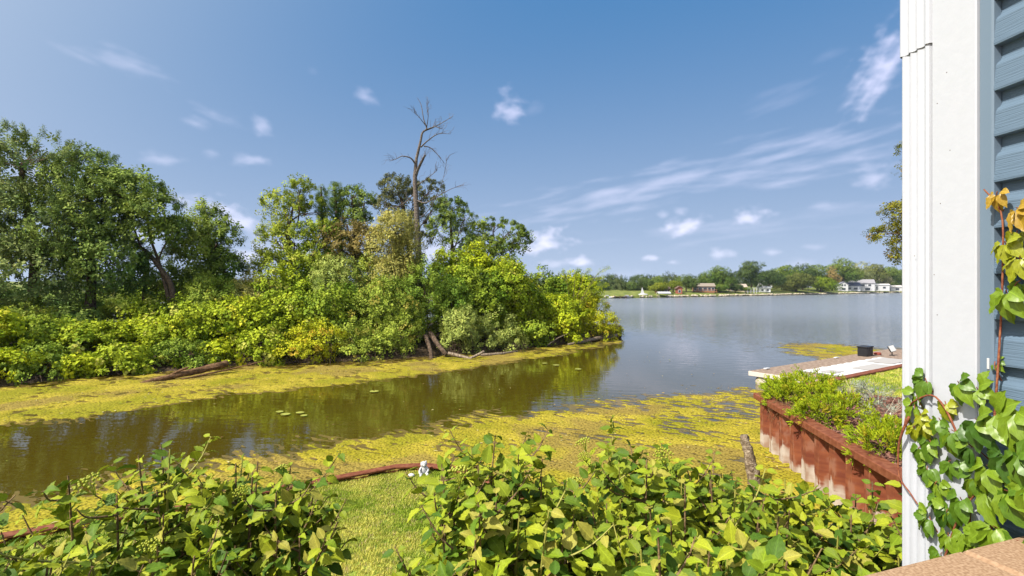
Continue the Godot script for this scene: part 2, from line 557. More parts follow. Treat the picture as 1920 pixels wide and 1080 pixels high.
func build_ground() -> void:
	# bed of the lake, one sheet to the horizon
	var bed := sheet("lake_bed_ground", PackedVector2Array([Vector2(-2500, 60), Vector2(2500, 60), Vector2(2500, -3000), Vector2(-2500, -3000)]), -1.6, mats.soil)
	bed.set_meta("label", "muddy ground under the lake")
	# own lawn inside the rusty seawall
	var pts := PackedVector2Array()
	for q in OWN_WALL:
		pts.append(q)
	pts.append(Vector2(4.0, -2.2)); pts.append(Vector2(4.0, 12)); pts.append(Vector2(-14, 12)); pts.append(Vector2(-14, -2.5))
	var lawn := sheet("lawn_ground", pts, 0.45, mats.lawn)
	tag(lawn, "mown grass inside the low rusty seawall", "", "", "structure")
	# neighbour's raised ground
	var n := PackedVector2Array([BED_WALL[0] + Vector2(0.05, 0), BED_WALL[1] + Vector2(0.05, 0), BED_WALL[2] + Vector2(0.06, 0.03), BED_WALL[2] + LAKE_DIR * 16.0 + Vector2(0, 0.05), Vector2(40, -22.0), Vector2(40, 12), Vector2(4.6, 12)])
	tag(sheet("neighbour_ground", n, 1.08, mats.lawn), "neighbour's lawn above the tall rusty seawall", "", "", "structure")
	var b := PackedVector2Array([BED_WALL[1] + Vector2(0.06, 3.0), BED_WALL[1] + Vector2(0.06, 0), BED_WALL[2] + Vector2(0.08, 0.05), Vector2(7.0, -12.95), Vector2(8.0, -13.05), Vector2(9.0, -12.2), Vector2(10.2, -11.6), Vector2(12.0, -11.0), Vector2(12.0, -4.0)])
	tag(sheet("mulch_bed_ground", b, 1.1, mats.mulch), "brown bark mulch of the planting bed", "", "", "structure")
	var chip := MB.new()
	chip.box(Vector3.ZERO, Vector3(0.05, 0.012, 0.02))
	var chips := Copies.new()
	for i in 9000:
		var q := Vector2(rng.randf_range(5.3, 11.0), rng.randf_range(-13.0, -6.0))
		if Geometry2D.is_point_in_polygon(q, b):
			var k := rng.randf_range(0.5, 1.4)
			chips.put(Basis.from_euler(Vector3(rng.randf_range(-0.5, 0.5), rng.randf() * TAU, rng.randf_range(-0.5, 0.5))).scaled(Vector3.ONE * rng.randf_range(0.7, 1.8)), Vector3(q.x, 1.112 + rng.randf() * 0.02, q.y), Color(0.2 * k, 0.1 * k, 0.075 * k))
	var cm := mat(Color.WHITE, 0.95, 0.2)
	cm.vertex_color_use_as_albedo = true
	tag(scatter("mulch_chips", chips.multi(chip.mesh()), cm), "loose brown bark chips covering the planting bed", "mulch")
	# grass
	var tuft := MB.new()
	for i in 11:
		var a := rng.randf() * TAU
		var at := Vector3(cos(a), 0, sin(a)) * rng.randf() * 0.05
		var l := rng.randf_range(0.025, 0.055)
		var lean := Vector3(rng.randf_range(-1, 1), 0, rng.randf_range(-1, 1)) * l * 0.7
		var sd := Vector3(cos(a * 3.1), 0, sin(a * 3.1)) * 0.0035
		var k := rng.randf_range(0.75, 1.25)
		var col := Color(k * rng.randf_range(0.9, 1.25), k, k)
		var p0 := tuft.p(at - sd, Vector2.ZERO, col)
		var p1 := tuft.p(at + sd, Vector2.ZERO, col)
		var p2 := tuft.p(at + sd * 0.7 + Vector3.UP * l * 0.6 + lean * 0.35, Vector2.ZERO, col)
		var p3 := tuft.p(at - sd * 0.7 + Vector3.UP * l * 0.6 + lean * 0.35, Vector2.ZERO, col)
		var p4 := tuft.p(at + Vector3.UP * l + lean, Vector2.ZERO, col)
		tuft.quad(p0, p1, p2, p3); tuft.tri(p3, p2, p4)
	var tm := tuft.mesh(true)
	var own := Copies.new()
	for i in 52000:
		var q := Vector2(rng.randf_range(-7.0, 2.2), -3.0 - 6.2 * sqrt(rng.randf()))
		if Geometry2D.is_point_in_polygon(q, pts) and (q.x > -4.2 or rng.randf() < 0.5):
			own.put(Basis(Vector3.UP, rng.randf() * TAU).scaled(Vector3.ONE * rng.randf_range(0.7, 1.25)), Vector3(q.x, 0.45, q.y), grass_color(q))
	tag(scatter("lawn_grass", own.multi(tm), mats.leaf), "short sunlit grass behind the low seawall", "grass")
	var other := Copies.new()
	for i in 26000:
		var q := Vector2(rng.randf_range(6.0, 18.0), rng.randf_range(-19.0, -11.0))
		if Geometry2D.is_point_in_polygon(q, n) and not Geometry2D.is_point_in_polygon(q, b):
			other.put(Basis(Vector3.UP, rng.randf() * TAU).scaled(Vector3.ONE * rng.randf_range(1.0, 1.8)), Vector3(q.x, 1.08, q.y), grass_color(q))
	tag(scatter("neighbour_grass", other.multi(tm), mats.leaf), "short grass between the planting bed and the dock", "grass")

func grass_color(q: Vector2) -> Color:
	var k := clampf(noise.get_noise_2d(q.x * 1.1, q.y * 1.1) + 0.6 * noise.get_noise_2d(q.x * 0.3 + 5.0, q.y * 0.3) + 0.42 + rng.randf_range(-0.4, 0.4), 0.0, 1.0)
	if rng.randf() < 0.08:
		return Color(0.5, 0.4, 0.2)
	return Color(0.24, 0.35, 0.03).lerp(Color(0.58, 0.57, 0.12), k)

func along(pts: Array, x: float) -> float:
	if x <= pts[0].x:
		return pts[0].y + (pts[0].x - x) * -0.55
	for i in pts.size() - 1:
		if x <= pts[i + 1].x:
			return lerpf(pts[i].y, pts[i + 1].y, (x - pts[i].x) / (pts[i + 1].x - pts[i].x))
	return pts[-1].y + (x - pts[-1].x) * 1.2

func algae_amount(x: float, d: float) -> float:         # d: distance ahead
	var t := d - along(FAR_EDGE, x) + 0.6 * noise.get_noise_2d(x * 0.35, d * 0.35)
	var shore := along(BANK_EDGE, x) - d
	var far := smoothstep(-0.7, 1.3, t) * lerpf(0.5, 0.92, smoothstep(0.3, 2.6, shore)) * lerpf(1.0, 0.78, smoothstep(-3.0, 4.0, x))
	var s := along(NEAR_EDGE, x) - d + 0.9 * noise.get_noise_2d(x * 0.3 + 9.0, d * 0.3)
	var near := smoothstep(-0.9, 2.0, s)
	near *= lerpf(1.0, 0.72, smoothstep(1.0, 6.0, x) * smoothstep(11.5, 15.0, d))
	var side := smoothstep(1.5, -0.6, Vector2(x - 19.5, (d - 28.0) * 0.55).length() - 3.2)
	return maxf(maxf(far, near), side * 0.8)

const FAR_EDGE := [Vector2(-19, 8.5), Vector2(-13.66, 13.66), Vector2(-11.54, 14.6), Vector2(-10.11, 17.0), Vector2(-5.34, 19.9), Vector2(-1.48, 23.6), Vector2(2.96, 28.4), Vector2(7.4, 34.2), Vector2(9.5, 45.0)]
const NEAR_EDGE := [Vector2(-12.0, 7.2), Vector2(-9.6, 9.3), Vector2(-8.52, 10.3), Vector2(-7.05, 11.0), Vector2(-6.02, 11.8), Vector2(-4.67, 12.5), Vector2(-2.99, 13.7), Vector2(-0.94, 15.1), Vector2(0.66, 15.8), Vector2(2.89, 17.0), Vector2(4.55, 18.0), Vector2(6.43, 18.7), Vector2(8.95, 19.8), Vector2(10.0, 19.5), Vector2(11.0, 17.0)]
const BANK := [Vector2(-45, -4), Vector2(-28, -12), Vector2(-22.5, -17), Vector2(-19, -19.5), Vector2(-18.5, -20.65), Vector2(-17.3, -21.8), Vector2(-15.5, -22.5), Vector2(-14, -24), Vector2(-11.9, -24.8), Vector2(-9.5, -25.4), Vector2(-7.07, -26.1), Vector2(-4.6, -27.7), Vector2(-1.8, -29.1), Vector2(0, -30.6), Vector2(3.1, -33.5), Vector2(5.8, -36.0), Vector2(8.1, -38.2)]
const BANK_EDGE := [Vector2(-28, 12), Vector2(-19, 19.5), Vector2(-15.5, 22.5), Vector2(-11.9, 24.8), Vector2(-7.07, 26.1), Vector2(-1.8, 29.1), Vector2(3.1, 33.5), Vector2(8.1, 38.2), Vector2(9.0, 45.0)]

func build_water() -> void:
	var ripples := noise_tex(0.018, 5, 31, 512)
	var inner := [Vector2(14, 20), Vector2(12, -17), Vector2(11.5, -24), Vector2(11, -34), Vector2(9.2, -40), Vector2(7.0, -46), Vector2(-60, -46)]
	var lines := []
	var steps := 20
	for k in steps:
		var line := []
		for i in inner.size():
			var q: Vector2 = inner[i]
			var d := Vector2(0.9, -0.44) if i < 5 else Vector2(0.15, -1.0)
			if i == 0:
				d = Vector2(1, 0)
			elif i == inner.size() - 1:
				d = Vector2(0, -1)
			line.append(q + d * (-7.0 + 1.2 * k + 0.14 * k * k) if i > 0 else q + d * (1.2 * k + 0.14 * k * k))
		lines.append(line)
	var water := ArrayMesh.new()
	for k in steps + 1:
		var outline := PackedVector2Array()
		if k == 0:
			outline.append(Vector2(-60, 20))
			for q in lines[0]:
				outline.append(q)
		elif k == steps:
			for q in [Vector2(1500, 20), Vector2(1500, -1600), Vector2(-1500, -1600), Vector2(-1500, 20), Vector2(-60, 20)]:
				outline.append(q)
			var back: Array = lines[-1].duplicate()
			back.reverse()
			for q in back:
				outline.append(q)
		else:
			pass
		var m0: ArrayMesh
		if k == 0 or k == steps:
			m0 = flat_mesh(outline, 0.0)
		else:
			var mb := MB.new()
			for i in inner.size():
				var a: Vector2 = lines[k - 1][i]
				var b: Vector2 = lines[k][i]
				mb.p(Vector3(a.x, 0, a.y), a)
				mb.p(Vector3(b.x, 0, b.y), b)
				if i > 0:
					var q := i * 2
					mb.quad(q - 2, q - 1, q + 1, q)
			m0 = mb.mesh()
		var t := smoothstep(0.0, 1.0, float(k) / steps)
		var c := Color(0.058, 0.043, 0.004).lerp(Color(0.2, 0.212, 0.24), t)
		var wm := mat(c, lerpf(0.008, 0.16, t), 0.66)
		wm.heightmap_enabled = true
		wm.heightmap_texture = ripples
		wm.heightmap_scale = lerpf(0.3, 15.0, t * t)
		wm.uv1_scale = Vector3(0.085, 0.2, 1.0)
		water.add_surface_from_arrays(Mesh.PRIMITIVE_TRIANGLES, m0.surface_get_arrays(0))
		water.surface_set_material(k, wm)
	tag(put("lake_water", water, null), "still brown-green channel opening into the rippled grey-blue lake", "", "", "structure")
	# algae mats: the outline of the mat follows the cells that hold enough of it
	var m := MB.new()
	var wet := MB.new()
	for zone in [[-17.0, 9.0, 5.4, 15.0, 0.065], [-24.0, 12.5, 14.955, 39.0, 0.12], [15.0, 24.0, 22.0, 36.0, 0.16]]:
		var g: float = zone[4]
		var nx := int((zone[1] - zone[0]) / g)
		var nz := int((zone[3] - zone[2]) / g)
		var prev := PackedFloat32Array()
		for j in nz + 1:
			var d: float = zone[2] + j * g
			var row := PackedFloat32Array()
			row.resize(nx + 1)
			for i in nx + 1:
				var x: float = zone[0] + i * g
				var amount := -1.0
				var wall := 0.0
				if d < along(BANK_EDGE, x) + 0.3 and (d > 5.4):
					amount = algae_amount(x, d)
				elif zone[0] > 10.0:
					amount = algae_amount(x, d)
				if amount > 0.02:
					# stretched along the channel
					var u := x * 0.8 - d * 0.6
					var v := x * 0.6 + d * 0.8
					var holes := 0.5 + 0.5 * noise.get_noise_2d(u * 0.4, v * 0.8) + 0.8 * fine.get_noise_2d(u * 1.5, v * 4.4)
					row[i] = amount * 1.02 - holes - 0.2
				else:
					row[i] = -0.5
			if j > 0:
				for i in nx:
					for layer in 2:
						var add := 0.0 if layer == 0 else 0.26
						var f0 := prev[i] + add; var f1 := prev[i + 1] + add; var f2 := row[i + 1] + add; var f3 := row[i] + add
						if f0 <= 0.0 and f1 <= 0.0 and f2 <= 0.0 and f3 <= 0.0:
							continue
						if layer == 1 and f0 > 0.5 and f1 > 0.5 and f2 > 0.5 and f3 > 0.5:
							continue
						var mb: MB = m if layer == 0 else wet
						var x0: float = zone[0] + i * g
						var z0 := -(d - g)
						var corner := [Vector2(x0, z0), Vector2(x0 + g, z0), Vector2(x0 + g, z0 - g), Vector2(x0, z0 - g)]
						var val := [f0, f1, f2, f3]
						var k := clampf(0.5 + 0.8 * fine.get_noise_2d(x0 * 0.5, z0 * 0.5) + rng.randf_range(-0.2, 0.2), 0.0, 1.0)
						var col := Color(0.26, 0.23, 0.014).lerp(Color(0.43, 0.345, 0.04), k)
						if layer == 1:
							col = Color(0.085, 0.062, 0.01).lerp(Color(0.17, 0.115, 0.025), k)
						else:
							var e := noise.get_noise_2d(x0 * 0.28 + 31.0, z0 * 0.28)
							if e > 0.12:
								col = col.lerp(Color(0.25, 0.175, 0.05), clampf((e - 0.12) * 3.5, 0.0, 0.7))
							elif e < -0.15:
								col = col.lerp(Color(0.23, 0.225, 0.012), clampf((-0.15 - e) * 3.0, 0.0, 0.7))
						var first := mb.v.size()
						for q in 4:
							var qa: float = val[q]
							var qb: float = val[(q + 1) % 4]
							var a: Vector2 = corner[q]
							var b: Vector2 = corner[(q + 1) % 4]
							if qa > 0.0:
								mb.p(Vector3(a.x, (0.008 + minf(qa, 0.35) * 0.06) if layer == 0 else 0.003, a.y), Vector2.ZERO, col)
							if (qa > 0.0) != (qb > 0.0):
								var c := a.lerp(b, qa / (qa - qb))
								mb.p(Vector3(c.x, 0.007 if layer == 0 else 0.003, c.y), Vector2.ZERO, col)
						for q in range(1, mb.v.size() - first - 1):
							mb.tri(first, first + q, first + q + 1)
			prev = row
	var am := mat(Color.WHITE, 0.9, 0.25)
	am.albedo_texture = noise_tex(0.06, 4, 34, 256, [[0.22, Color(0.22, 0.2, 0.16)], [0.4, Color(0.8, 0.8, 0.8)], [0.8, Color(1, 1, 1)]])
	am.vertex_color_use_as_albedo = true
	am.heightmap_enabled = true
	am.heightmap_texture = noise_tex(0.05, 4, 33, 256)
	am.heightmap_scale = 2.0
	am.uv1_triplanar = true
	am.uv1_world_triplanar = true
	am.uv1_scale = Vector3.ONE * 0.9
	var al := put("algae_mats", m.mesh(true), am)
	var wmat := mat(Color.WHITE, 0.35, 0.5)
	wmat.vertex_color_use_as_albedo = true
	tag(put("submerged_weed", wet.mesh(true), wmat), "dark olive weed just under the surface round the algae mats", "algae", "", "stuff")
	var bit := MB.new()
	var b0 := bit.p(Vector3(-0.5, 0, 0)); var b1 := bit.p(Vector3(0, 0.1, 0.22)); var b2 := bit.p(Vector3(0.5, 0, 0)); var b3 := bit.p(Vector3(0, 0.1, -0.22))
	bit.quad(b0, b1, b2, b3)
	var bits := Copies.new()
	for i in 5200:
		var x := rng.randf_range(-16.0, 9.0)
		var d := rng.randf_range(6.5, 33.0)
		if d > along(BANK_EDGE, x) or rng.randf() > algae_amount(x, d) * 0.8 + 0.06:
			continue
		var tone: Color = [Color(0.14, 0.085, 0.03), Color(0.3, 0.2, 0.07), Color(0.16, 0.2, 0.02), Color(0.42, 0.36, 0.16)][i % 4]
		bits.put(Basis.from_euler(Vector3(rng.randf_range(-0.2, 0.2), rng.randf() * TAU, 0)).scaled(Vector3(1.0, 1.0, rng.randf_range(0.4, 1.2)) * rng.randf_range(0.04, 0.13)), Vector3(x, 0.034, -d), tone)
	var bmat := mat(Color.WHITE, 0.8, 0.3)
	bmat.vertex_color_use_as_albedo = true
	tag(scatter("floating_debris", bits.multi(bit.mesh()), bmat), "fallen leaves and bits drifting among the algae", "debris")
	tag(al, "yellow-green floating algae mats on the channel", "algae", "", "stuff")

# ---------------------------------------------------------------- island
func palettes() -> Dictionary:
	return {
		"tree_blue": [Color(0.110, 0.182, 0.056), Color(0.349, 0.408, 0.127)],
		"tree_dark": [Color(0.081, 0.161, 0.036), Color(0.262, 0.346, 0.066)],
		"tree_mid": [Color(0.100, 0.185, 0.027), Color(0.286, 0.361, 0.061)],
		"tree_light": [Color(0.129, 0.228, 0.017), Color(0.386, 0.441, 0.044)],
		"tree_grey": [Color(0.078, 0.102, 0.037), Color(0.208, 0.211, 0.074)],
		"brown": [Color(0.117, 0.109, 0.032), Color(0.260, 0.205, 0.063)],
		"olive": [Color(0.147, 0.235, 0.027), Color(0.388, 0.470, 0.066), Color(0.402, 0.370, 0.066)],
		"pale": [Color(0.270, 0.266, 0.053), Color(0.496, 0.461, 0.126)],
		"grey_green": [Color(0.160, 0.234, 0.044), Color(0.437, 0.500, 0.122)],
		"vine": [Color(0.138, 0.242, 0.014), Color(0.400, 0.467, 0.027), Color(0.482, 0.483, 0.088)],
		"yellow_green": [Color(0.179, 0.273, 0.014), Color(0.463, 0.519, 0.022), Color(0.539, 0.519, 0.034)],
		"mid": [Color(0.106, 0.205, 0.017), Color(0.320, 0.393, 0.034)],
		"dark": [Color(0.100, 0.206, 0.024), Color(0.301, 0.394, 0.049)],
		"gold": [Color(0.209, 0.270, 0.012), Color(0.494, 0.500, 0.020), Color(0.456, 0.330, 0.030)],
		"far_green": [Color(0.084, 0.135, 0.033), Color(0.180, 0.243, 0.055)],
		"far_blue": [Color(0.084, 0.135, 0.050), Color(0.168, 0.230, 0.077)],
		"far_light": [Color(0.120, 0.189, 0.033), Color(0.240, 0.311, 0.055)],
		"far_yellow": [Color(0.144, 0.189, 0.017), Color(0.288, 0.311, 0.033)],
		"far_dark": [Color(0.042, 0.081, 0.022), Color(0.108, 0.155, 0.039)],
		"far_mid": [Color(0.072, 0.135, 0.020), Color(0.180, 0.243, 0.039)],
		"far_olive": [Color(0.084, 0.108, 0.022), Color(0.192, 0.209, 0.050)],
		"far_bright": [Color(0.108, 0.176, 0.011), Color(0.240, 0.311, 0.017)],
		"far_rust": [Color(0.240, 0.189, 0.066), Color(0.408, 0.297, 0.110)],
		"far_pale": [Color(0.168, 0.203, 0.077), Color(0.336, 0.351, 0.143)],
		"far_grey": [Color(0.192, 0.189, 0.099), Color(0.336, 0.324, 0.187)],
	}

func build_island() -> void:
	var back := [Vector2(-90, -30), Vector2(-70, -45), Vector2(-58, -52), Vector2(-45, -55), Vector2(-40, -56), Vector2(-34, -57), Vector2(-28, -58), Vector2(-24, -58), Vector2(-20, -58), Vector2(-16, -57), Vector2(-12, -56), Vector2(-8, -53), Vector2(-4, -51), Vector2(0, -48.5), Vector2(4.2, -45.5), Vector2(6.6, -42.0), Vector2(8.3, -38.8)]
	var steps := [[-0.02, -0.5], [0.0, 0.02], [0.015, 0.2], [0.06, 0.45], [0.2, 0.8], [0.6, 0.9], [1.0, -0.5]]
	var m := MB.new()
	for i in BANK.size():
		for s in steps:
			var q: Vector2 = BANK[i].lerp(back[i], s[0])
			m.p(Vector3(q.x, s[1] + 0.15 * noise.get_noise_2d(q.x, q.y) * float(s[1] > 0.1), q.y), q)
	for i in BANK.size() - 1:
		for k in steps.size() - 1:
			var a := i * steps.size() + k
			m.quad(a, a + steps.size(), a + steps.size() + 1, a + 1)
	tag(put("island_ground", m.mesh(), mats.soil), "dark earthen bank of the wooded island", "", "", "structure")
	var pal := palettes()
	for t in [
		["maple_tree", "tall wide maple at the left edge, tallest of the left trees", -28.19, "broad", "tree_blue", 0.85, -0.05,
			[[-26.43, 2.67, 0.28], [-26.25, 5.76, 0.22], [-26.72, 8.4, 0.16], [-27.02, 10.45, 0.08]],
			[[-29.07, 9.72, 3.08, 2.41], [-26.08, 10.4, 2.7, 1.94], [-27.9, 6.93, 3.82, 2.64], [-25.11, 7.22, 2.94, 2.64], [-30.83, 6.05, 3.23, 2.94], [-26.57, 4.43, 3.52, 2.06]]],
		["maple_tree", "dark maple sloping down to the right of the tallest left tree", -28.45, "broad", "tree_dark", 0.85, -0.07,
			[[-23.42, 2.81, 0.25], [-23.36, 5.48, 0.2], [-23.56, 7.85, 0.15], [-23.71, 9.92, 0.07]],
			[[-23.95, 9.78, 1.84, 1.78], [-22.59, 8.29, 1.72, 1.72], [-24.6, 6.66, 2.07, 2.22], [-22.97, 5.77, 2.07, 2.22], [-21.79, 4.89, 1.48, 1.78]]],
		["leaning_tree", "double-trunked tree leaning left over the shrubs", -28.86, "broad", "tree_dark", 0.85, -0.02,
			[[-19.12, 3.46, 0.15], [-19.78, 4.75, 0.13], [-20.68, 5.8, 0.11], [-21.64, 6.5, 0.08], [-22.19, 7.55, 0.05]],
			[[-20.98, 8.87, 1.56, 1.08], [-19.69, 7.85, 1.26, 1.08], [-22.1, 7.67, 1.26, 1.2], [-20.35, 6.8, 1.38, 0.66], [-22.49, 9.41, 1.14, 0.9], [-19.09, 7.01, 0.78, 0.6]]],
		["round_tree", "rounded tree between the leaning tree and the gap of sky", -31.97, "broad", "tree_mid", 1.0, -0.08,
			[[-18.72, 2.37, 0.2], [-18.78, 5.03, 0.16], [-18.92, 7.03, 0.1], [-19.05, 8.36, 0.05]],
			[[-19.32, 7.76, 1.2, 1.13], [-18.15, 6.43, 1.2, 1.4], [-19.71, 5.76, 1.33, 1.53], [-17.85, 4.63, 0.87, 1.27], [-20.31, 7.03, 0.73, 0.93], [-18.92, 5.03, 1.33, 1.33]]],
		["understory_tree", "olive thicket tree seen under the leaning trunks", -32.29, "small", "olive", 0.9, -0.05,
			[[-23.21, 2.52, 0.12], [-23.14, 4.37, 0.08], [-23.04, 5.72, 0.04]],
			[[-23.48, 4.88, 1.51, 1.28], [-21.36, 3.87, 1.61, 1.08], [-22.47, 3.53, 1.35, 1.01]]],
		["locust_tree", "bright airy tree beside the gap of sky, left of the ivy columns", -33.02, "small", "tree_light", 1.0, -0.08,
			[[-14.58, 1.98, 0.17], [-14.24, 4.73, 0.13], [-14.44, 6.8, 0.1], [-14.1, 9.03, 0.05]],
			[[-14.86, 8.93, 1.38, 1.03], [-13.34, 8.58, 1.24, 1.17], [-15.48, 6.8, 1.1, 1.03], [-14.03, 6.62, 1.79, 1.24], [-12.24, 7.14, 1.17, 1.17], [-15.41, 4.66, 1.24, 0.96], [-12.72, 5.49, 1.38, 1.1], [-15.96, 5.14, 0.69, 1.03], [-13.76, 10.17, 0.76, 0.48]]],
		["snag", "ivy-covered dead trunk, right one of the pair against the sky", -34.68, "small", "tree_dark", 1.9, -0.35,
			[[-11.56, 2.98, 0.16], [-11.56, 6.23, 0.14], [-11.85, 8.76, 0.11], [-12.07, 10.74, 0.07]],
			[[-11.99, 10.2, 0.33, 0.65], [-11.92, 9.05, 0.36, 0.72], [-11.78, 7.85, 0.36, 0.72], [-11.49, 6.77, 0.47, 0.72]]],
		["snag", "ivy-covered dead trunk, thinner left one of the pair", -34.88, "small", "tree_dark", 1.9, -0.35,
			[[-12.65, 2.97, 0.12], [-12.72, 6.24, 0.1], [-12.94, 8.79, 0.07], [-13.01, 10.6, 0.05]],
			[[-12.97, 9.95, 0.22, 0.58], [-12.94, 8.86, 0.29, 0.65], [-12.79, 7.7, 0.33, 0.65]]],
		["oak_tree", "small dark oak with clumped top right of the ivy columns", -34.88, "small", "tree_dark", 1.6, -0.1,
			[[-10.61, 2.61, 0.14], [-10.61, 5.88, 0.11], [-10.75, 8.42, 0.08], [-10.9, 9.88, 0.05]],
			[[-10.9, 9.95, 0.62, 0.58], [-10.03, 9.51, 0.58, 0.47], [-11.26, 9.08, 0.51, 0.44], [-10.46, 8.42, 0.73, 0.51]]],
		["oak_tree", "brownish thinning oak below the ivy columns", -32.93, "small", "brown", 0.9, -0.02,
			[[-9.74, 2.33, 0.16], [-10.02, 5.07, 0.13], [-10.43, 6.79, 0.09], [-10.63, 7.82, 0.05]],
			[[-10.46, 7.06, 1.37, 0.89], [-10.98, 6.17, 1.23, 1.03], [-9.19, 6.38, 0.96, 1.17], [-10.02, 5.14, 1.23, 0.89]]],
		["oak_tree", "gnarled dark oak crown directly behind the tall dead tree", -39.22, "small", "tree_grey", 1.1, 0.0,
			[[-7.76, 1.66, 0.26], [-7.84, 6.15, 0.2], [-8.09, 8.6, 0.14], [-8.5, 10.65, 0.07]],
			[[-8.82, 11.46, 1.14, 0.98], [-9.64, 10.07, 0.98, 0.74], [-7.68, 10.4, 1.06, 0.98], [-6.29, 11.05, 1.06, 0.9], [-5.72, 9.91, 0.74, 0.65], [-7.84, 8.81, 1.47, 0.9], [-6.95, 7.79, 1.23, 0.9]]],
		["oak_tree", "dark upright oak just right of the dead tree", -38.43, "small", "tree_dark", 1.1, 0.0,
			[[-4.32, 1.7, 0.2], [-4.4, 5.3, 0.16], [-4.56, 7.7, 0.11], [-4.64, 9.3, 0.06]],
			[[-4.6, 9.62, 1.12, 0.88], [-5.12, 8.26, 1.2, 0.96], [-3.52, 8.82, 0.8, 0.72], [-4, 7.22, 1.28, 0.88], [-3.04, 6.5, 0.8, 0.64]]],
		["oak_tree", "spreading oak reaching out over the lake on the right", -39.23, "small", "tree_mid", 1.2, 0.03,
			[[-2.25, 1.66, 0.2], [-2.25, 4.52, 0.16], [-1.43, 6.64, 0.1], [-0.41, 7.58, 0.06]],
			[[-2.66, 8.11, 0.9, 0.61], [-1.31, 8.44, 0.98, 0.57], [-0.08, 8.03, 0.98, 0.65], [0.82, 7.13, 0.49, 0.65], [-1.63, 6.97, 1.06, 0.53], [-0.41, 6.56, 0.9, 0.37], [1.02, 7.79, 0.41, 0.33], [-3.06, 7.17, 0.65, 0.49]]],
		["willow_tree", "pale yellow-green willow in front of the dead tree's trunk", -31.77, "narrow", "pale", 1.9, -0.2,
			[[-7.21, 3.04, 0.1], [-7.21, 5.02, 0.08], [-7.21, 7.01, 0.04]],
			[[-7.21, 7.27, 1.13, 0.99], [-7.88, 6.08, 0.99, 1.19], [-6.49, 5.75, 0.79, 1.13], [-7.21, 4.53, 1.39, 1.19]]],
	]:
		var z: float = t[2]
		var tk: Array = t[7]
		var b := Vector3(tk[0][0], 0.7, z)
		var o := base(t[0], b)
		tag(o, t[1], "tree", "trees on the wooded island")
		var pts := [Vector3(0, -0.2, 0)]
		var rad := [tk[0][2] * 1.25]
		for q in tk:
			pts.append(Vector3(q[0], q[1], z) - b)
			rad.append(q[2])
		var path := smooth_path(pts)
		var tm := MB.new()
		tm.tube(path, ramp_list(rad, path.size()), 10, Color.WHITE, 0.12, 3)
		var lobes := []
		var limbs := MB.new()
		if t[0] == "leaning_tree":
			var second := [Vector3(0.25, -0.2, 0.2), Vector3(0.0, 1.7, 0.15), Vector3(-0.7, 4.0, -0.1), Vector3(-1.4, 5.8, -0.2), Vector3(-1.7, 7.0, -0.3)]
			var sp := smooth_path(second)
			var tm2 := MB.new()
			tm2.tube(sp, ramp_list([0.14, 0.12, 0.09, 0.06, 0.04], sp.size()), 9, Color.WHITE, 0.12, 5)
			put("trunk", tm2.mesh(), mats.bark, o)
		for l in t[8]:
			var c := Vector3(l[0], l[1], z + rng.randf_range(-0.5, 0.5) * l[2]) - b
			var rz: float = maxf(l[2], l[3]) * 0.95
			lobes.append([c.x, c.y, c.z, l[2], l[3], rz])
			var from: Vector3 = path[clampi(int(path.size() * rng.randf_range(0.45, 0.9)), 1, path.size() - 1)]
			if c.y < from.y:
				from = path[path.size() / 2]
			limb(limbs, from, c, 0.03 + 0.025 * l[2], 0.03, 0.12)
			for k in 7:
				var u := rand_dir()
				u.y = absf(u.y) * 0.8 - 0.15
				limb(limbs, from.lerp(c, rng.randf_range(0.6, 1.0)), c + u * Vector3(l[2], l[3], rz) * 0.92, 0.022, 0.008, 0.1, 4)
		put("trunk", tm.mesh(), mats.bark, o)
		put("branches", limbs.mesh(), mats.bark, o)
		foliage(o, lobes, t[3], pal[t[4]], t[5] * 0.85, t[6], 0.95 if t[0] != "snag" else 0.42, "crown", 12 if t[0] != "snag" else 4)
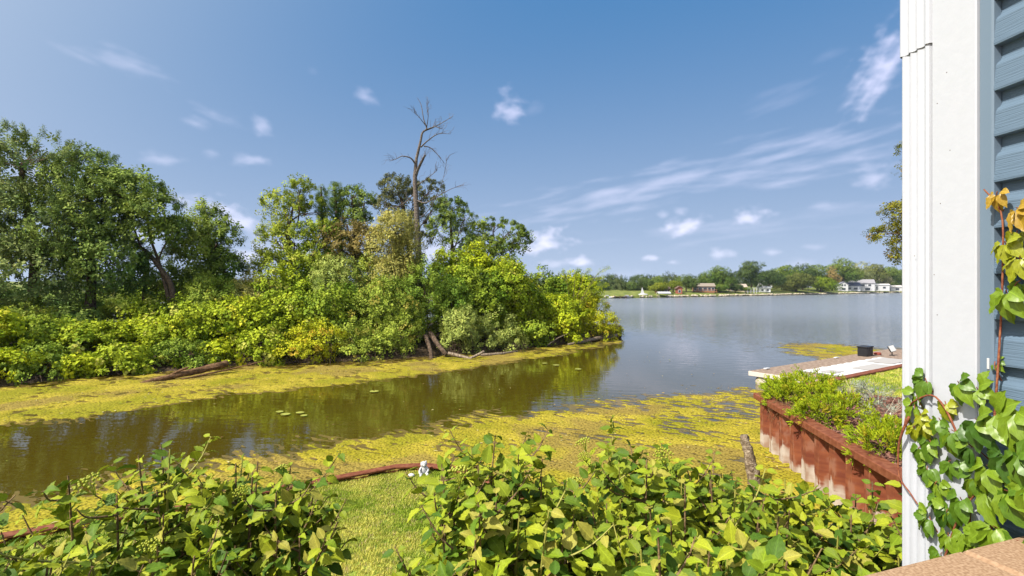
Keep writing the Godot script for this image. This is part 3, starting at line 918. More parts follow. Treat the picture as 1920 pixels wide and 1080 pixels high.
	for s in [
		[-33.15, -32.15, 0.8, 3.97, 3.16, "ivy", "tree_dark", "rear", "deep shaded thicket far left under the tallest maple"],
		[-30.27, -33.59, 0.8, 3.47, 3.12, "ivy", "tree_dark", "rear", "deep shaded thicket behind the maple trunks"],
		[-27.4, -34.84, 0.8, 3.38, 3.05, "small", "olive", "rear", "deep olive thicket behind the dark maple"],
		[-24.14, -35.65, 0.8, 4.14, 2.92, "ivy", "mid", "rear", "deep green thicket behind the leaning trunks"],
		[-21.41, -37.04, 0.8, 5.57, 2.03, "ivy", "tree_dark", "rear", "deep thicket behind the rounded tree"],
		[-14.4, -38.4, 0.8, 6.8, 2.52, "ivy", "mid", "rear", "deep thicket behind the ivy columns"],
		[-25.19, -25.73, 0.7, 3.06, 1.97, "small", "olive", "back", "low olive thicket under the left maples"],
		[-22.97, -27.23, 0.7, 2.69, 2.23, "ivy", "tree_dark", "back", "shaded dark thicket at the foot of the dark maple"],
		[-19.97, -28.39, 0.7, 3.03, 2.02, "ivy", "vine", "back", "vine-draped thicket around the leaning trunks"],
		[-17.83, -29.77, 0.7, 4.65, 1.79, "small", "olive", "back", "olive bush rising below the rounded tree"],
		[-15.32, -30.64, 0.7, 4.31, 1.84, "narrow", "pale", "back", "pale feathery bush at the foot of the sky gap"],
		[-12.98, -31.16, 0.7, 5.32, 2.11, "ivy", "vine", "back", "vine-covered hump under the airy tree"],
		[-10.56, -31.68, 0.7, 5.77, 2.08, "small", "grey_green", "back", "grey-green rounded bush below the ivy columns"],
		[-8.55, -32.18, 0.7, 5.79, 1.76, "small", "olive", "back", "olive bush left of the dead tree's trunk"],
		[-6.42, -33.3, 0.7, 6.13, 1.82, "ivy", "mid", "back", "green bush wrapping the dead tree's foot"],
		[-4.45, -34.19, 0.7, 6.24, 2.06, "ivy", "vine", "back", "vine-draped tall bush right of the dead tree"],
		[-2.55, -34.96, 0.7, 6.49, 1.99, "ivy", "yellow_green", "back", "highest sunlit bush under the spreading oak"],
		[-0.19, -36.48, 0.7, 6.04, 2.19, "ivy", "yellow_green", "back", "yellow-green bush sloping down beneath the oak's tip"],
		[2.2, -38.37, 0.7, 4.95, 2.01, "ivy", "mid", "back", "green bush on the falling slope toward the lake"],
		[4.85, -40.52, 0.7, 4.95, 1.99, "ivy", "yellow_green", "back", "bushy clump with shoots near the point"],
		[-22.95, -22.03, 0.5, 2.6, 2.11, "ivy", "yellow_green", "mid", "bright vine mound at the far left edge"],
		[-21.61, -23.3, 0.5, 2.23, 2.09, "ivy", "mid", "mid", "green vine mound left of the log's thicket"],
		[-20.12, -24.45, 0.5, 2.02, 2.34, "ivy", "vine", "mid", "sunlit vine mound above the fallen log's left end"],
		[-18.18, -25.29, 0.5, 2.13, 2.27, "ivy", "yellow_green", "mid", "yellow-green vine mound above the fallen log"],
		[-16.41, -26.48, 0.5, 2.93, 2.22, "ivy", "vine", "mid", "vine mound below the rounded tree"],
		[-14.43, -27.44, 0.5, 3.11, 2.3, "ivy", "yellow_green", "mid", "bright hanging vine mound right of the log"],
		[-12.13, -28.07, 0.5, 3.68, 2.35, "ivy", "vine", "mid", "broad vine mound in the island's middle left"],
		[-9.83, -28.61, 0.5, 3.92, 2.23, "ivy", "mid", "mid", "green mound below the grey-green bush"],
		[-7.49, -29.34, 0.5, 4.13, 2.28, "small", "olive", "mid", "olive mound left of the dark hollow"],
		[-5.12, -30.7, 0.5, 5.06, 2.21, "small", "dark", "mid", "dark bush above the hollow with bare roots"],
		[-2.65, -31.82, 0.5, 5.04, 2.36, "ivy", "mid", "mid", "green mound above the driftwood"],
		[-0.17, -33.48, 0.5, 5.11, 2.41, "ivy", "vine", "mid", "vine mound on the right half of the island"],
		[2.61, -35.86, 0.5, 3.28, 2.36, "ivy", "yellow_green", "mid", "bright vine mound near the point"],
		[5.16, -38.13, 0.5, 3.3, 1.92, "small", "gold", "mid", "golden mound before the island's point"],
		[-20.47, -19.85, -0.02, 1.08, 1.74, "ivy", "yellow_green", "front", "vine curtain over the water at the far left"],
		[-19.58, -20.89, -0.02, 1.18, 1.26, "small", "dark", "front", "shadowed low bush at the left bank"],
		[-18.63, -21.81, -0.02, 0.74, 1.79, "ivy", "yellow_green", "front", "low sunlit vine bank left of the fallen log"],
		[-17.09, -22.78, -0.02, 1.01, 1.74, "ivy", "vine", "front", "vine bank just above the fallen log's tip"],
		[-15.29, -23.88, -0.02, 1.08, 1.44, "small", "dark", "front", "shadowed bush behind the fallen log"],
		[-13.94, -24.88, -0.02, 1.13, 0.93, "ivy", "yellow_green", "front", "small round bright bush at the log's right end"],
		[-12.45, -25.42, -0.02, 1.53, 1.72, "ivy", "vine", "front", "hanging vine bank with pale leaves"],
		[-10.41, -25.95, -0.02, 1.8, 1.76, "small", "gold", "front", "golden-tipped bush overhanging the water"],
		[-8.41, -26.48, -0.02, 1.71, 1.8, "small", "olive", "front", "olive bush drooping to the waterline"],
		[-6.41, -27.36, -0.02, 1.9, 1.74, "small", "olive", "front", "reddish-tinged bush left of the bare roots"],
		[-2.99, -29.27, -0.02, 2.54, 1.66, "small", "grey_green", "front", "grey-green bush above the driftwood log"],
		[-0.95, -30.55, -0.02, 2.32, 1.84, "small", "grey_green", "front", "dull green bush right of the driftwood log"],
		[1.36, -32.59, -0.02, 1.46, 1.85, "ivy", "mid", "front", "low green bush beside the point's dead branches"],
		[3.61, -34.61, -0.02, 1.99, 1.7, "ivy", "yellow_green", "front", "bright low bush near the point"],
		[5.82, -36.73, -0.02, 1.84, 1.53, "small", "gold", "front", "golden leafy bush at the very point"],
		[7.58, -38.29, -0.02, 0.67, 0.84, "small", "gold", "front", "last golden clump touching the lake at the tip"],
	]:
		var b := Vector3(s[0], s[2], s[1])
		var o := base("shrub", b)
		tag(o, s[8], "shrub", "shrubs and vine mounds on the wooded island")
		var lobes := []
		var stems := MB.new()
		var hw: float = s[4]
		var h: float = s[3] - b.y
		var count := 6 if s[7] != "front" else 5
		for k in count:
			var fx := rng.randf_range(-0.75, 0.75) if k > 0 else 0.0
			var rx := hw * rng.randf_range(0.42, 0.6)
			var ry := h * rng.randf_range(0.3, 0.42) * (1.0 - 0.3 * absf(fx))
			var y := h * (1.0 - 0.28 * fx * fx - 0.02) - ry if k < 3 else h * rng.randf_range(0.2, 0.5)
			if s[7] == "front" and k >= 3:
				y = ry * 0.62
			lobes.append([fx * hw, y, rng.randf_range(-0.35, 0.3) * hw + (0.45 if k >= 3 else 0.0), rx, ry, rx * 0.9])
			var c := Vector3(lobes[k][0], y, lobes[k][2])
			limb(stems, Vector3(fx * hw * 0.4, -0.3, -0.3), c, 0.05, 0.02, 0.1, 5)
			if s[7] == "front":
				for j in 5:
					limb(stems, c, Vector3(c.x + rng.randf_range(-0.7, 0.7), rng.randf_range(-0.1, 0.25), c.z + rx * rng.randf_range(0.7, 1.1)), 0.014, 0.006, 0.25, 4)
			for j in 4:
				limb(stems, c * Vector3(0.8, 0.6, 0.8), c + rand_dir() * Vector3(rx, ry, rx) * 0.95, 0.018, 0.006, 0.15, 4)
		put("stems", stems.mesh(), mats.bark, o)
		foliage(o, lobes, s[5], pal[s[6]], 1.05, -0.17, 0.82, "leaves", 5)
	build_shoots(pal)
	build_dead_tree()

func build_shoots(pal: Dictionary) -> void:
	var at := Vector3(4.4, 1.0, -37.6)
	var o := base("sumac", at)
	tag(o, "sapling with arching feathery shoots rising over the island's point", "sapling")
	var st := MB.new()
	var sets := Copies.new()
	for q in [[2.6, 4.2, 0.2], [2.1, 3.5, 0.4], [2.5, 2.95, 0.3], [1.2, 4.0, 0.1], [0.3, 3.9, 0.2], [-0.6, 3.9, 0.0], [1.7, 2.7, 0.5]]:
		var e := Vector3(q[0], q[1], q[2])
		var path := smooth_path([Vector3.ZERO, Vector3(q[0] * 0.3, q[1] * 0.5, q[2]), Vector3(q[0] * 0.7, q[1] * 0.88, q[2]), e], 5)
		st.tube(path, ramp_list([0.035, 0.02, 0.008], path.size()), 6)
		for k in range(5, path.size()):
			for side in [-1.0, 1.0]:
				var d: Vector3 = (path[k] - path[k - 1]).normalized()
				var out := (d + Vector3(0.1, side * 0.9, 0.4 * side) + rand_dir() * 0.25).normalized()
				sets.put(frame(out, rand_dir()).scaled(Vector3.ONE * rng.randf_range(0.4, 0.6)), path[k], (pal["yellow_green"][0] as Color).lerp(pal["yellow_green"][1], rng.randf()))
	put("stems", st.mesh(), mats.bark, o)
	scatter("leaves", sets.multi(sprigs["small"][0]), mats.leaf, o)

func build_dead_tree() -> void:
	var at := Vector3(-6.82, 0.7, -37.0)
	var o := base("dead_tree", at)
	tag(o, "tall bare dead tree rising highest above the island", "tree")
	var main := []
	var limbs := []
	for q in [
		[[-6.74, 3.31, 0.4, 0], [-6.74, 6.01, 0.32, 0], [-6.84, 7.94, 0.29, 0], [-6.94, 10.06, 0.25, 0], [-7.01, 11.22, 0.23, 0], [-7, 11.89, 0.2, 0], [-6.9, 13.05, 0.15, 0], [-6.63, 14.2, 0.12, 0], [-6.47, 14.92, 0.1, 0], [-6.17, 15.22, 0.07, 0], [-6.36, 15.84, 0.045, 0.1], [-6.55, 16.9, 0.03, 0.1], [-6.84, 17.42, 0.012, 0.1]],
		[[-7, 11.7, 0.16, 0], [-6.71, 12.37, 0.14, 0.15], [-6.46, 12.85, 0.13, 0.2], [-6.24, 13.28, 0.09, 0.2]],
		[[-6.94, 12.56, 0.1, 0], [-7.23, 12.99, 0.07, 0.3], [-7.8, 13.1, 0.045, 0.5], [-8.29, 12.85, 0.03, 0.6], [-8.71, 12.72, 0.012, 0.6]],
		[[-6.4, 15.03, 0.08, 0], [-5.78, 15.34, 0.055, -0.2], [-5.05, 15.8, 0.035, -0.4], [-4.3, 16.26, 0.012, -0.4]],
		[[-6.17, 15.17, 0.05, 0], [-5.49, 15.26, 0.035, 0.3], [-5.05, 15.03, 0.02, 0.5]],
		[[-6.59, 13.88, 0.08, 0], [-5.94, 14.34, 0.055, 0.3], [-5.24, 14.72, 0.035, 0.4], [-4.39, 14.68, 0.012, 0.5]],
		[[-6.36, 13.95, 0.06, 0], [-5.94, 13.91, 0.045, -0.3], [-5.4, 13.41, 0.03, -0.4], [-4.86, 12.72, 0.01, -0.4]],
		[[-6.17, 15.26, 0.05, 0], [-6.09, 16.23, 0.03, -0.2], [-6.19, 16.9, 0.02, -0.2], [-5.95, 17.38, 0.01, -0.2]],
		[[-6.26, 15.46, 0.04, 0], [-6.65, 15.94, 0.025, 0.3], [-6.98, 16.23, 0.01, 0.3]],
		[[-6.94, 10.06, 0.09, 0], [-6.17, 9.77, 0.06, 0.5], [-5.2, 10.25, 0.04, 0.7], [-4.24, 10.73, 0.025, 0.8], [-3.37, 10.98, 0.01, 0.8]],
		[[-7, 10.64, 0.07, 0], [-7.61, 10.06, 0.05, -0.3], [-8.48, 9.64, 0.035, -0.5], [-9.25, 9.67, 0.012, -0.5]],
		[[-6.74, 8.71, 0.05, 0], [-5.97, 9.29, 0.035, 0.3], [-5.2, 10.64, 0.025, 0.6], [-4.78, 11.79, 0.015, 0.8], [-4.62, 12.85, 0.007, 0.9]],
		[[-7.01, 11.12, 0.06, 0], [-6.36, 11.31, 0.04, 0.4], [-5.4, 11.99, 0.02, 0.6]],
	]:
		var pts := []
		var rad := []
		for k in q:
			pts.append(Vector3(k[0], k[1], -37.0 + k[3]) - at)
			rad.append(k[2] * 0.72)
		limbs.append([pts, rad])
	for i in limbs.size():
		var m := MB.new()
		var path := smooth_path(limbs[i][0])
		m.tube(path, ramp_list(limbs[i][1], path.size()), 10 if i == 0 else 6, Color.WHITE, 0.12, i)
		if i > 0:
			for k in 11:
				var a: Vector3 = path[int(path.size() * rng.randf_range(0.25, 0.98))]
				var d: Vector3 = (path[-1] - path[0]).normalized()
				limb(m, a, a + (d + rand_dir() * 0.9 + Vector3.UP * 0.3).normalized() * rng.randf_range(0.3, 1.2), 0.012, 0.004, 0.2, 4)
		put("trunk" if i == 0 else "limb", m.mesh(), mats.pale_bark, o)

# ---------------------------------------------------------------- far shore
const SHORE := [Vector2(-700, -60), Vector2(-300, -110), Vector2(-60, -142), Vector2(30.6, -178), Vector2(59.6, -198), Vector2(85, -216), Vector2(111, -237), Vector2(145, -264), Vector2(182, -296), Vector2(240, -345), Vector2(300, -395), Vector2(420, -440), Vector2(800, -470)]

func shore_z(x: float) -> float:
	for i in SHORE.size() - 1:
		if x <= SHORE[i + 1].x:
			return lerpf(SHORE[i].y, SHORE[i + 1].y, (x - SHORE[i].x) / (SHORE[i + 1].x - SHORE[i].x))
	return SHORE[-1].y

func build_far_shore() -> void:
	var m := MB.new()
	var away := Vector2(0.25, -1.0).normalized()
	var steps := [[0.0, -0.6], [0.6, 0.7], [1.5, 1.0], [12.0, 1.7], [60.0, 4.5], [250.0, 8.0], [1400.0, 8.0]]
	for q in SHORE:
		for s in steps:
			var e: Vector2 = q + away * s[0]
			m.p(Vector3(e.x, s[1], e.y), e)
	for i in SHORE.size() - 1:
		for k in steps.size() - 1:
			var a := i * steps.size() + k
			m.quad(a, a + steps.size(), a + steps.size() + 1, a + 1)
	tag(put("far_shore_ground", m.mesh(), mats.far_land), "green lawns along the far lake shore", "", "", "structure")
	# pale stones of the shoreline
	var stone := MB.new()
	stone.ball(Vector3.ZERO, Vector3(0.7, 0.4, 0.5), Basis(), 6, 4)
	var st := Copies.new()
	for i in SHORE.size() - 1:
		if SHORE[i].x < 0.0 or SHORE[i].x > 320.0:
			continue
		var a: Vector2 = SHORE[i]
		var b: Vector2 = SHORE[i + 1]
		var n := int(a.distance_to(b) * 3.0)
		for k in n:
			if a.x < 50.0 and rng.randf() < 0.8:
				continue
			var q := a.lerp(b, rng.randf()) + away * rng.randf_range(-0.2, 1.3)
			var c := rng.randf_range(0.75, 1.15)
			st.put(Basis(Vector3.UP, rng.randf() * TAU).scaled(Vector3.ONE * rng.randf_range(0.5, 1.1)), Vector3(q.x, 0.35 + rng.randf() * 0.35, q.y), Color(0.42, 0.36, 0.27) * c)
	var sm := mat(Color.WHITE, 0.9)
	sm.vertex_color_use_as_albedo = true
	tag(scatter("shoreline_stones", st.multi(stone.mesh()), sm), "pale boulders edging the far shore", "stones")
	var pal := palettes()
	for t in [
		[34.73, -208.38, 5.87, 5.64, "far_green", "pale distant tree nearest the island's point"],
		[44.02, -222.4, 6.71, 5.1, "far_blue", "hazy low tree behind the marsh inlet"],
		[49.58, -218.33, 6.2, 4.55, "far_green", "hazy tree left of the white sail shape"],
		[56.93, -223.08, 8.12, 4.65, "far_green", "slender tree above the white sail shape"],
		[65.69, -231.83, 8.77, 5.31, "far_light", "light tall tree behind the dock cover"],
		[59.38, -206.54, 5.64, 4.73, "far_yellow", "low yellow-green tree by the dock cover"],
		[67.88, -215.78, 6.62, 3.6, "far_yellow", "small yellowish tree left of the red shed"],
		[76.15, -223.56, 9.29, 4.66, "far_green", "round-topped tree with pale trunk beside the red shed"],
		[92.01, -246.72, 8.84, 5.65, "far_dark", "dark tree behind the brown house"],
		[96.86, -239.66, 13.19, 7.74, "far_mid", "big rounded bright tree right of the brown house"],
		[93.89, -231.12, 5.14, 4.09, "far_mid", "low bush touching the brown house"],
		[103.89, -238.6, 5.69, 4.23, "far_dark", "low dark bush below the tall dark tree"],
		[110.06, -241.22, 3.7, 2.51, "far_mid", "small shrub left of the white swing frame"],
		[120.18, -257.54, 17.11, 7.24, "far_dark", "tallest dark tree, standing behind the white swing frame"],
		[134.3, -267.49, 12.62, 6.69, "far_dark", "dark tree behind the small white shed"],
		[155.26, -289.97, 16.39, 7.85, "far_mid", "broad tree high above the spreading cedar"],
		[156.03, -281.56, 11.03, 10.56, "far_olive", "wide layered olive tree leaning over the shore"],
		[174.87, -308.04, 17.5, 7.7, "far_dark", "dark crown right above the layered olive tree"],
		[190.32, -319.41, 18.01, 7.32, "far_mid", "crown left of the rusty tree"],
		[180.59, -299.94, 9.64, 10.31, "far_bright", "bright green low spreading tree left of the white house"],
		[203.95, -325.78, 17.27, 5.09, "far_rust", "rust-tinged tree left of the white house"],
		[220.37, -341.21, 22.54, 9.6, "far_mid", "big tree rising behind the white house"],
		[248.47, -365.84, 21.99, 9.15, "far_pale", "pale sparse tree with white trunk over the white house"],
		[273.16, -385.64, 21.38, 8.84, "far_olive", "olive tree right of the pale sparse tree"],
		[277.46, -383.25, 13.68, 5.59, "far_grey", "greyish small tree by the white garage"],
		[299.01, -405.44, 20.17, 8.45, "far_mid", "tree at the end of the far shore beside the white post"],
		[317.09, -417, 17.6, 7.82, "far_green", "far tree half hidden by the white post"],
		[343.71, -431.32, 19.43, 10.78, "far_mid", "far tree hidden mostly by the white post"],
	]:
		var g := 2.4
		var b := Vector3(t[0], g, t[1])
		var o := base("far_tree", b)
		tag(o, t[5], "tree", "trees along the far shore")
		var h: float = t[2] - g
		var hw: float = t[3] * 1.2
		var low := h < hw * 2.2
		var tm := MB.new()
		var pale: bool = t[4] in ["far_pale", "far_rust", "far_grey"]
		limb(tm, Vector3(0, -1, 0), Vector3(rng.randf_range(-0.1, 0.1) * hw, h * 0.75, 0), 0.05 * hw + 0.1, 0.08, 0.05, 7)
		var lobes := []
		for k in (7 if pale else 6):
			var a := k * 2.4 + rng.randf()
			var off := hw * (rng.randf_range(0.25, 0.6) if k > 0 else 0.0)
			var r := hw * rng.randf_range(0.42, 0.6)
			var ry := minf(r * (0.62 if low else 0.8), h * 0.3)
			var y := h - ry if k == 0 else (h - ry) * rng.randf_range(0.42 if low else 0.48, 0.93)
			lobes.append([cos(a) * off, y, sin(a) * off, r, ry, r])
			limb(tm, Vector3(0, h * rng.randf_range(0.25, 0.5), 0), Vector3(lobes[k][0], y, lobes[k][2]), 0.03 * hw, 0.04, 0.1, 5)
		put("trunk", tm.mesh(), mats.pale_bark if pale else mats.bark, o)
		foliage(o, lobes, "broad" if not low else "small", pal[t[4]], 0.6 if pale else 1.2, -0.05 if pale else -0.25, clampf(hw * 0.24, 1.1, 2.6))
	# the wood behind, one mass
	var wood := []
	for i in 60:
		var f := i / 59.0
		var px := lerpf(25.0, 420.0, f)
		var pz := shore_z(px) - lerpf(26.0, 75.0, f) - rng.randf_range(0, 30)
		var top := lerpf(8.0, 20.0, f) * rng.randf_range(0.85, 1.1)
		var r := lerpf(4.0, 9.0, f) * rng.randf_range(0.8, 1.3)
		wood.append([px + rng.randf_range(-5, 5), top - r * 0.6, pz, r, r * 0.75, r])
		wood.append([px, (top - r) * 0.45, pz + 3.0, r * 1.1, r * 0.8, r])
	for i in 44:
		var f := i / 43.0
		var px := lerpf(-620.0, 45.0, f)
		var pz := shore_z(px) - 15.0 - rng.randf_range(0, 25)
		var r := rng.randf_range(4.0, 6.0)
		var top := rng.randf_range(5.5, 8.0)
		wood.append([px, top - r * 0.6, pz, r * 1.3, r * 0.75, r])
		wood.append([px, 3.0, pz + 3.0, r * 1.5, r * 0.7, r])
	var far_wood := base("far_woods")
	foliage(far_wood, wood, "broad", [Color(0.05, 0.085, 0.03), Color(0.13, 0.16, 0.055)], 0.85, -0.25, 2.4, "canopy")
	tag(far_wood, "continuous belt of woods behind the far shore houses", "woods", "", "stuff")
	build_far_houses()

func gable(m: MB, at: Vector3, turn: Basis, w: float, d: float, h: float, rise: float, over := 0.4) -> void:   # roof ridge along x
	var y := h
	var q := func(x: float, yy: float, z: float) -> Vector3: return at + turn * Vector3(x, yy, z)
	var c := at + turn * Vector3(0, h, 0)
	for s in [-1.0, 1.0]:
		var e := [q.call(-w / 2 - over, y - 0.1, s * (d / 2 + over)), q.call(w / 2 + over, y - 0.1, s * (d / 2 + over)), q.call(w / 2 + over, y + rise, 0), q.call(-w / 2 - over, y + rise, 0)]
		var nrm: Vector3 = turn * Vector3(0, d / 2, s * rise).normalized() * 0.22
		var f := []
		for k in e:
			f.append(k + nrm)
		m.face(f.duplicate(), c)
		m.face(e.duplicate(), f[0] + nrm)
		for k in 4:
			m.face([e[k], e[(k + 1) % 4], f[(k + 1) % 4], f[k]], (e[0] + e[2]) / 2)

func house(label: String, at: Vector3, yaw: float, w: float, d: float, h: float, rise: float, wall: Color, roof: Color, windows: Array, gable_front := false) -> Node3D:
	var o := base("far_house", at, Basis(Vector3.UP, yaw))
	tag(o, label, "house", "houses along the far shore")
	var m := MB.new()
	m.box(Vector3(0, h / 2, 0), Vector3(w, h, d))
	var turn := Basis(Vector3.UP, PI / 2) if gable_front else Basis()
	var rw := d if gable_front else w
	var rd := w if gable_front else d
	for s in [-1.0, 1.0]:
		m.face([turn * Vector3(s * rw / 2, h, -rd / 2), turn * Vector3(s * rw / 2, h, rd / 2), turn * Vector3(s * rw / 2, h + rise, 0)], Vector3(0, h, 0))
	put("wall", m.mesh(), mat(wall, 0.8), o)
	var r := MB.new()
	gable(r, Vector3.ZERO, turn, rw, rd, h, rise)
	put("roof", r.mesh(), mat(roof, 0.85), o)
	for q in windows:     # x, y, width, height on the lake side
		var fr := MB.new()
		fr.box(Vector3.ZERO, Vector3(q[2] + 0.24, q[3] + 0.24, 0.1))
		var win := put("window", fr.mesh(), mats.white, o, Transform3D(Basis(), Vector3(q[0], q[1], d / 2 + 0.03)))
		var pn := MB.new()
		pn.box(Vector3.ZERO, Vector3(q[2], q[3], 0.06))
		put("pane", pn.mesh(), mats.dark_glass, win, Transform3D(Basis(), Vector3(0, 0, 0.06)))
	return o

func build_far_houses() -> void:
	mats.dark_glass = mat(Color(0.03, 0.035, 0.045), 0.1, 0.6)
	# brown chalet with a deck
	var b := house("brown two-level house with a railed deck on the far shore", Vector3(85.6, 1.35, -229.5), -0.2, 8.8, 6.0, 3.0, 1.3, Color(0.26, 0.15, 0.08), Color(0.24, 0.2, 0.16), [[-3.6, 1.9, 1.1, 1.2], [-1.6, 1.9, 1.5, 1.3], [0.4, 1.9, 1.5, 1.3], [2.2, 1.9, 1.1, 1.2], [3.7, 1.9, 1.1, 1.2]])
	var dk := MB.new()
	dk.box(Vector3(0, 0.75, 4.6), Vector3(9.8, 0.18, 2.2))
	for k in 9:
		dk.box(Vector3(-4.8 + k * 1.2, 0.85, 5.6), Vector3(0.12, 1.7, 0.12))
	dk.box(Vector3(0, 1.62, 5.6), Vector3(9.8, 0.1, 0.14))
	put("deck", dk.mesh(), mat(Color(0.3, 0.12, 0.07), 0.8), b)
	var sh := house("small red shed left of the brown house", Vector3(68.4, 1.1, -210), -0.1, 2.2, 2.6, 2.3, 1.0, Color(0.3, 0.09, 0.06), Color(0.16, 0.1, 0.08), [[0.0, 1.3, 0.8, 0.9]], true)
	sh.name = numbered("garden_shed")
	tag(sh, "small red shed left of the brown house", "shed", "")
	house("dark brown boathouse behind the white dock cover", Vector3(61.0, 1.1, -208), -0.1, 5.0, 4.0, 2.2, 1.1, Color(0.13, 0.06, 0.05), Color(0.12, 0.08, 0.07), [[-1.2, 1.3, 0.9, 0.8], [1.2, 1.3, 0.9, 0.8]])
	# boat under a white cover on a lift
	var lift := base("boat_lift", Vector3(58.2, 0, -196.5))
	tag(lift, "white canopied boat lift at the far shore", "boat lift")
	var cv := MB.new()
	gable(cv, Vector3.ZERO, Basis(), 4.6, 2.8, 1.6, 0.5, 0.1)
	put("canopy", cv.mesh(), mats.white, lift)
	for s in [[-2.1, 1.2], [2.1, 1.2], [-2.1, -1.2], [2.1, -1.2]]:
		var pm := MB.new()
		pm.tube([Vector3(s[0], -1.0, s[1]), Vector3(s[0], 1.65, s[1])], [0.07, 0.07], 6)
		put("post", pm.mesh(), mat(Color(0.4, 0.4, 0.4), 0.5), lift)
	# sail-like white wedge
	var sail := base("sailboat", Vector3(49.5, 0.9, -193.5))
	tag(sail, "small beached boat with a white triangular sail", "sailboat")
	var hull := MB.new()
	hull.ball(Vector3(0, 0.3, 0), Vector3(1.9, 0.45, 0.6), Basis(), 12, 6)
	put("hull", hull.mesh(), mats.white, sail)
	var sl := MB.new()
	sl.face([Vector3(-0.9, 0.7, 0.05), Vector3(0.5, 0.7, 0.15), Vector3(-0.35, 3.2, 0.05)], Vector3(0, 1, -1))
	sl.face([Vector3(-0.9, 0.7, 0.0), Vector3(0.5, 0.7, 0.1), Vector3(-0.35, 3.2, 0.0)], Vector3(0, 1, 1))
	put("sail", sl.mesh(), mats.white, sail)
	var ms := MB.new()
	ms.tube([Vector3(-0.35, 0.3, 0.025), Vector3(-0.35, 3.6, 0.025)], [0.05, 0.03], 6)
	put("mast", ms.mesh(), mats.bark, sail)
	# low pier with moored boats at the far left
	var pier := base("pier", Vector3(36.5, 0, -183))
	tag(pier, "low dark pier at the marshy far shore", "pier")
	var pd := MB.new()
	pd.box(Vector3(0, 0.6, 0), Vector3(9.0, 0.2, 1.6))
	put("deck", pd.mesh(), mats.bark, pier)
	for k in 5:
		var pm := MB.new()
		pm.tube([Vector3(-4 + k * 2.0, -1.0, 0.7), Vector3(-4 + k * 2.0, 1.1, 0.7)], [0.12, 0.11], 6)
		put("post", pm.mesh(), mats.bark, pier)
	for q in [[33.5, -181.5, "white motorboat moored left at the low dark pier", Color(0.6, 0.6, 0.62)], [41.0, -183.5, "dark covered motorboat moored right at the low dark pier", Color(0.12, 0.13, 0.15)]]:
		var bt := base("motorboat", Vector3(q[0], 0.1, q[1]))
		tag(bt, q[2], "boat", "boats at the far pier")
		var hm := MB.new()
		hm.ball(Vector3(0, 0.25, 0), Vector3(2.0, 0.5, 0.75), Basis(), 12, 6)
		put("hull", hm.mesh(), mat(q[3], 0.4), bt)
		var wm := MB.new()
		wm.box(Vector3(0.2, 0.85, 0), Vector3(1.3, 0.45, 1.0), Basis(), 0.15)
		put("cabin", wm.mesh(), mat(Color(0.3, 0.3, 0.32), 0.5), bt)
	# white swing frame and shed
	var sw := base("swing_frame", Vector3(112.0, 1.2, -240))
	tag(sw, "white open pergola frame at the far waterline", "pergola")
	for s in [-2.1, -0.7, 0.7, 2.1]:
		for z in [-1.2, 1.2]:
			var pm := MB.new()
			pm.box(Vector3(s, 1.2, z), Vector3(0.18, 2.4, 0.18))
			put("post", pm.mesh(), mats.white, sw)
	for y in [0.9, 2.4]:
		for z in [-1.2, 1.2]:
			var bm := MB.new()
			bm.box(Vector3(0, y + 0.09, z), Vector3(4.8, 0.18, 0.2))
			put("beam", bm.mesh(), mats.white, sw)
	var ws := house("small white shed below the dark trees", Vector3(126.0, 1.6, -256), -0.2, 5.2, 3.4, 2.0, 0.8, Color(0.74, 0.74, 0.74), Color(0.6, 0.6, 0.6), [[-1.2, 1.1, 0.9, 0.7], [1.3, 1.1, 0.9, 0.7]])
	ws.name = numbered("white_shed")
	tag(ws, "small white shed below the dark trees", "shed", "")
	house("tan house showing between far trees left of the white swing frame", Vector3(110.5, 1.6, -252), -0.2, 8.0, 6.0, 2.4, 1.5, Color(0.42, 0.34, 0.26), Color(0.36, 0.3, 0.25), [[-2.0, 1.4, 1.3, 1.0], [1.6, 1.4, 1.3, 1.0]])
	house("white gabled house peeking out above the layered olive tree", Vector3(142.0, 4.2, -288), -0.3, 7.0, 6.0, 3.0, 1.6, Color(0.7, 0.7, 0.7), Color(0.35, 0.34, 0.34), [[0.0, 1.6, 1.4, 1.2]], true)
	# umbrella by the bright tree
	var um := base("patio_umbrella", Vector3(165.5, 1.3, -287))
	tag(um, "cream open patio umbrella on the far shore", "umbrella")
	var uc := MB.new()
	for k in 8:
		var a := TAU * k / 8
		var e := TAU * (k + 1) / 8
		uc.face([Vector3(cos(a) * 3.0, 2.6, sin(a) * 3.0), Vector3(cos(e) * 3.0, 2.6, sin(e) * 3.0), Vector3(0, 4.2, 0)], Vector3(0, 2, 0))
	put("canopy", uc.mesh(), mat(Color(0.6, 0.55, 0.45), 0.8), um)
	var up := MB.new()
	up.tube([Vector3(0, 0, 0), Vector3(0, 4.2, 0)], [0.06, 0.06], 6)
	put("pole", up.mesh(), mats.white, um)
	# big white house: two blocks
	house("large white two-storey house with grey roof and boat garage", Vector3(240.0, 1.6, -352), -0.45, 14.0, 9.0, 5.2, 2.6, Color(0.5, 0.5, 0.52), Color(0.26, 0.25, 0.27), [[-4.0, 4.0, 2.6, 1.2], [0.0, 4.0, 2.6, 1.2], [4.2, 4.0, 1.6, 1.2], [-3.5, 1.4, 2.4, 1.4], [3.0, 1.4, 2.8, 1.6]])
	house("white wing with blue-grey roof left of the large white house", Vector3(226.0, 1.6, -345), -0.35, 13.0, 8.0, 3.6, 2.0, Color(0.47, 0.49, 0.54), Color(0.14, 0.15, 0.22), [[-4.0, 2.4, 1.6, 1.3], [-0.5, 1.8, 3.2, 1.4], [3.8, 1.8, 2.2, 1.4]])
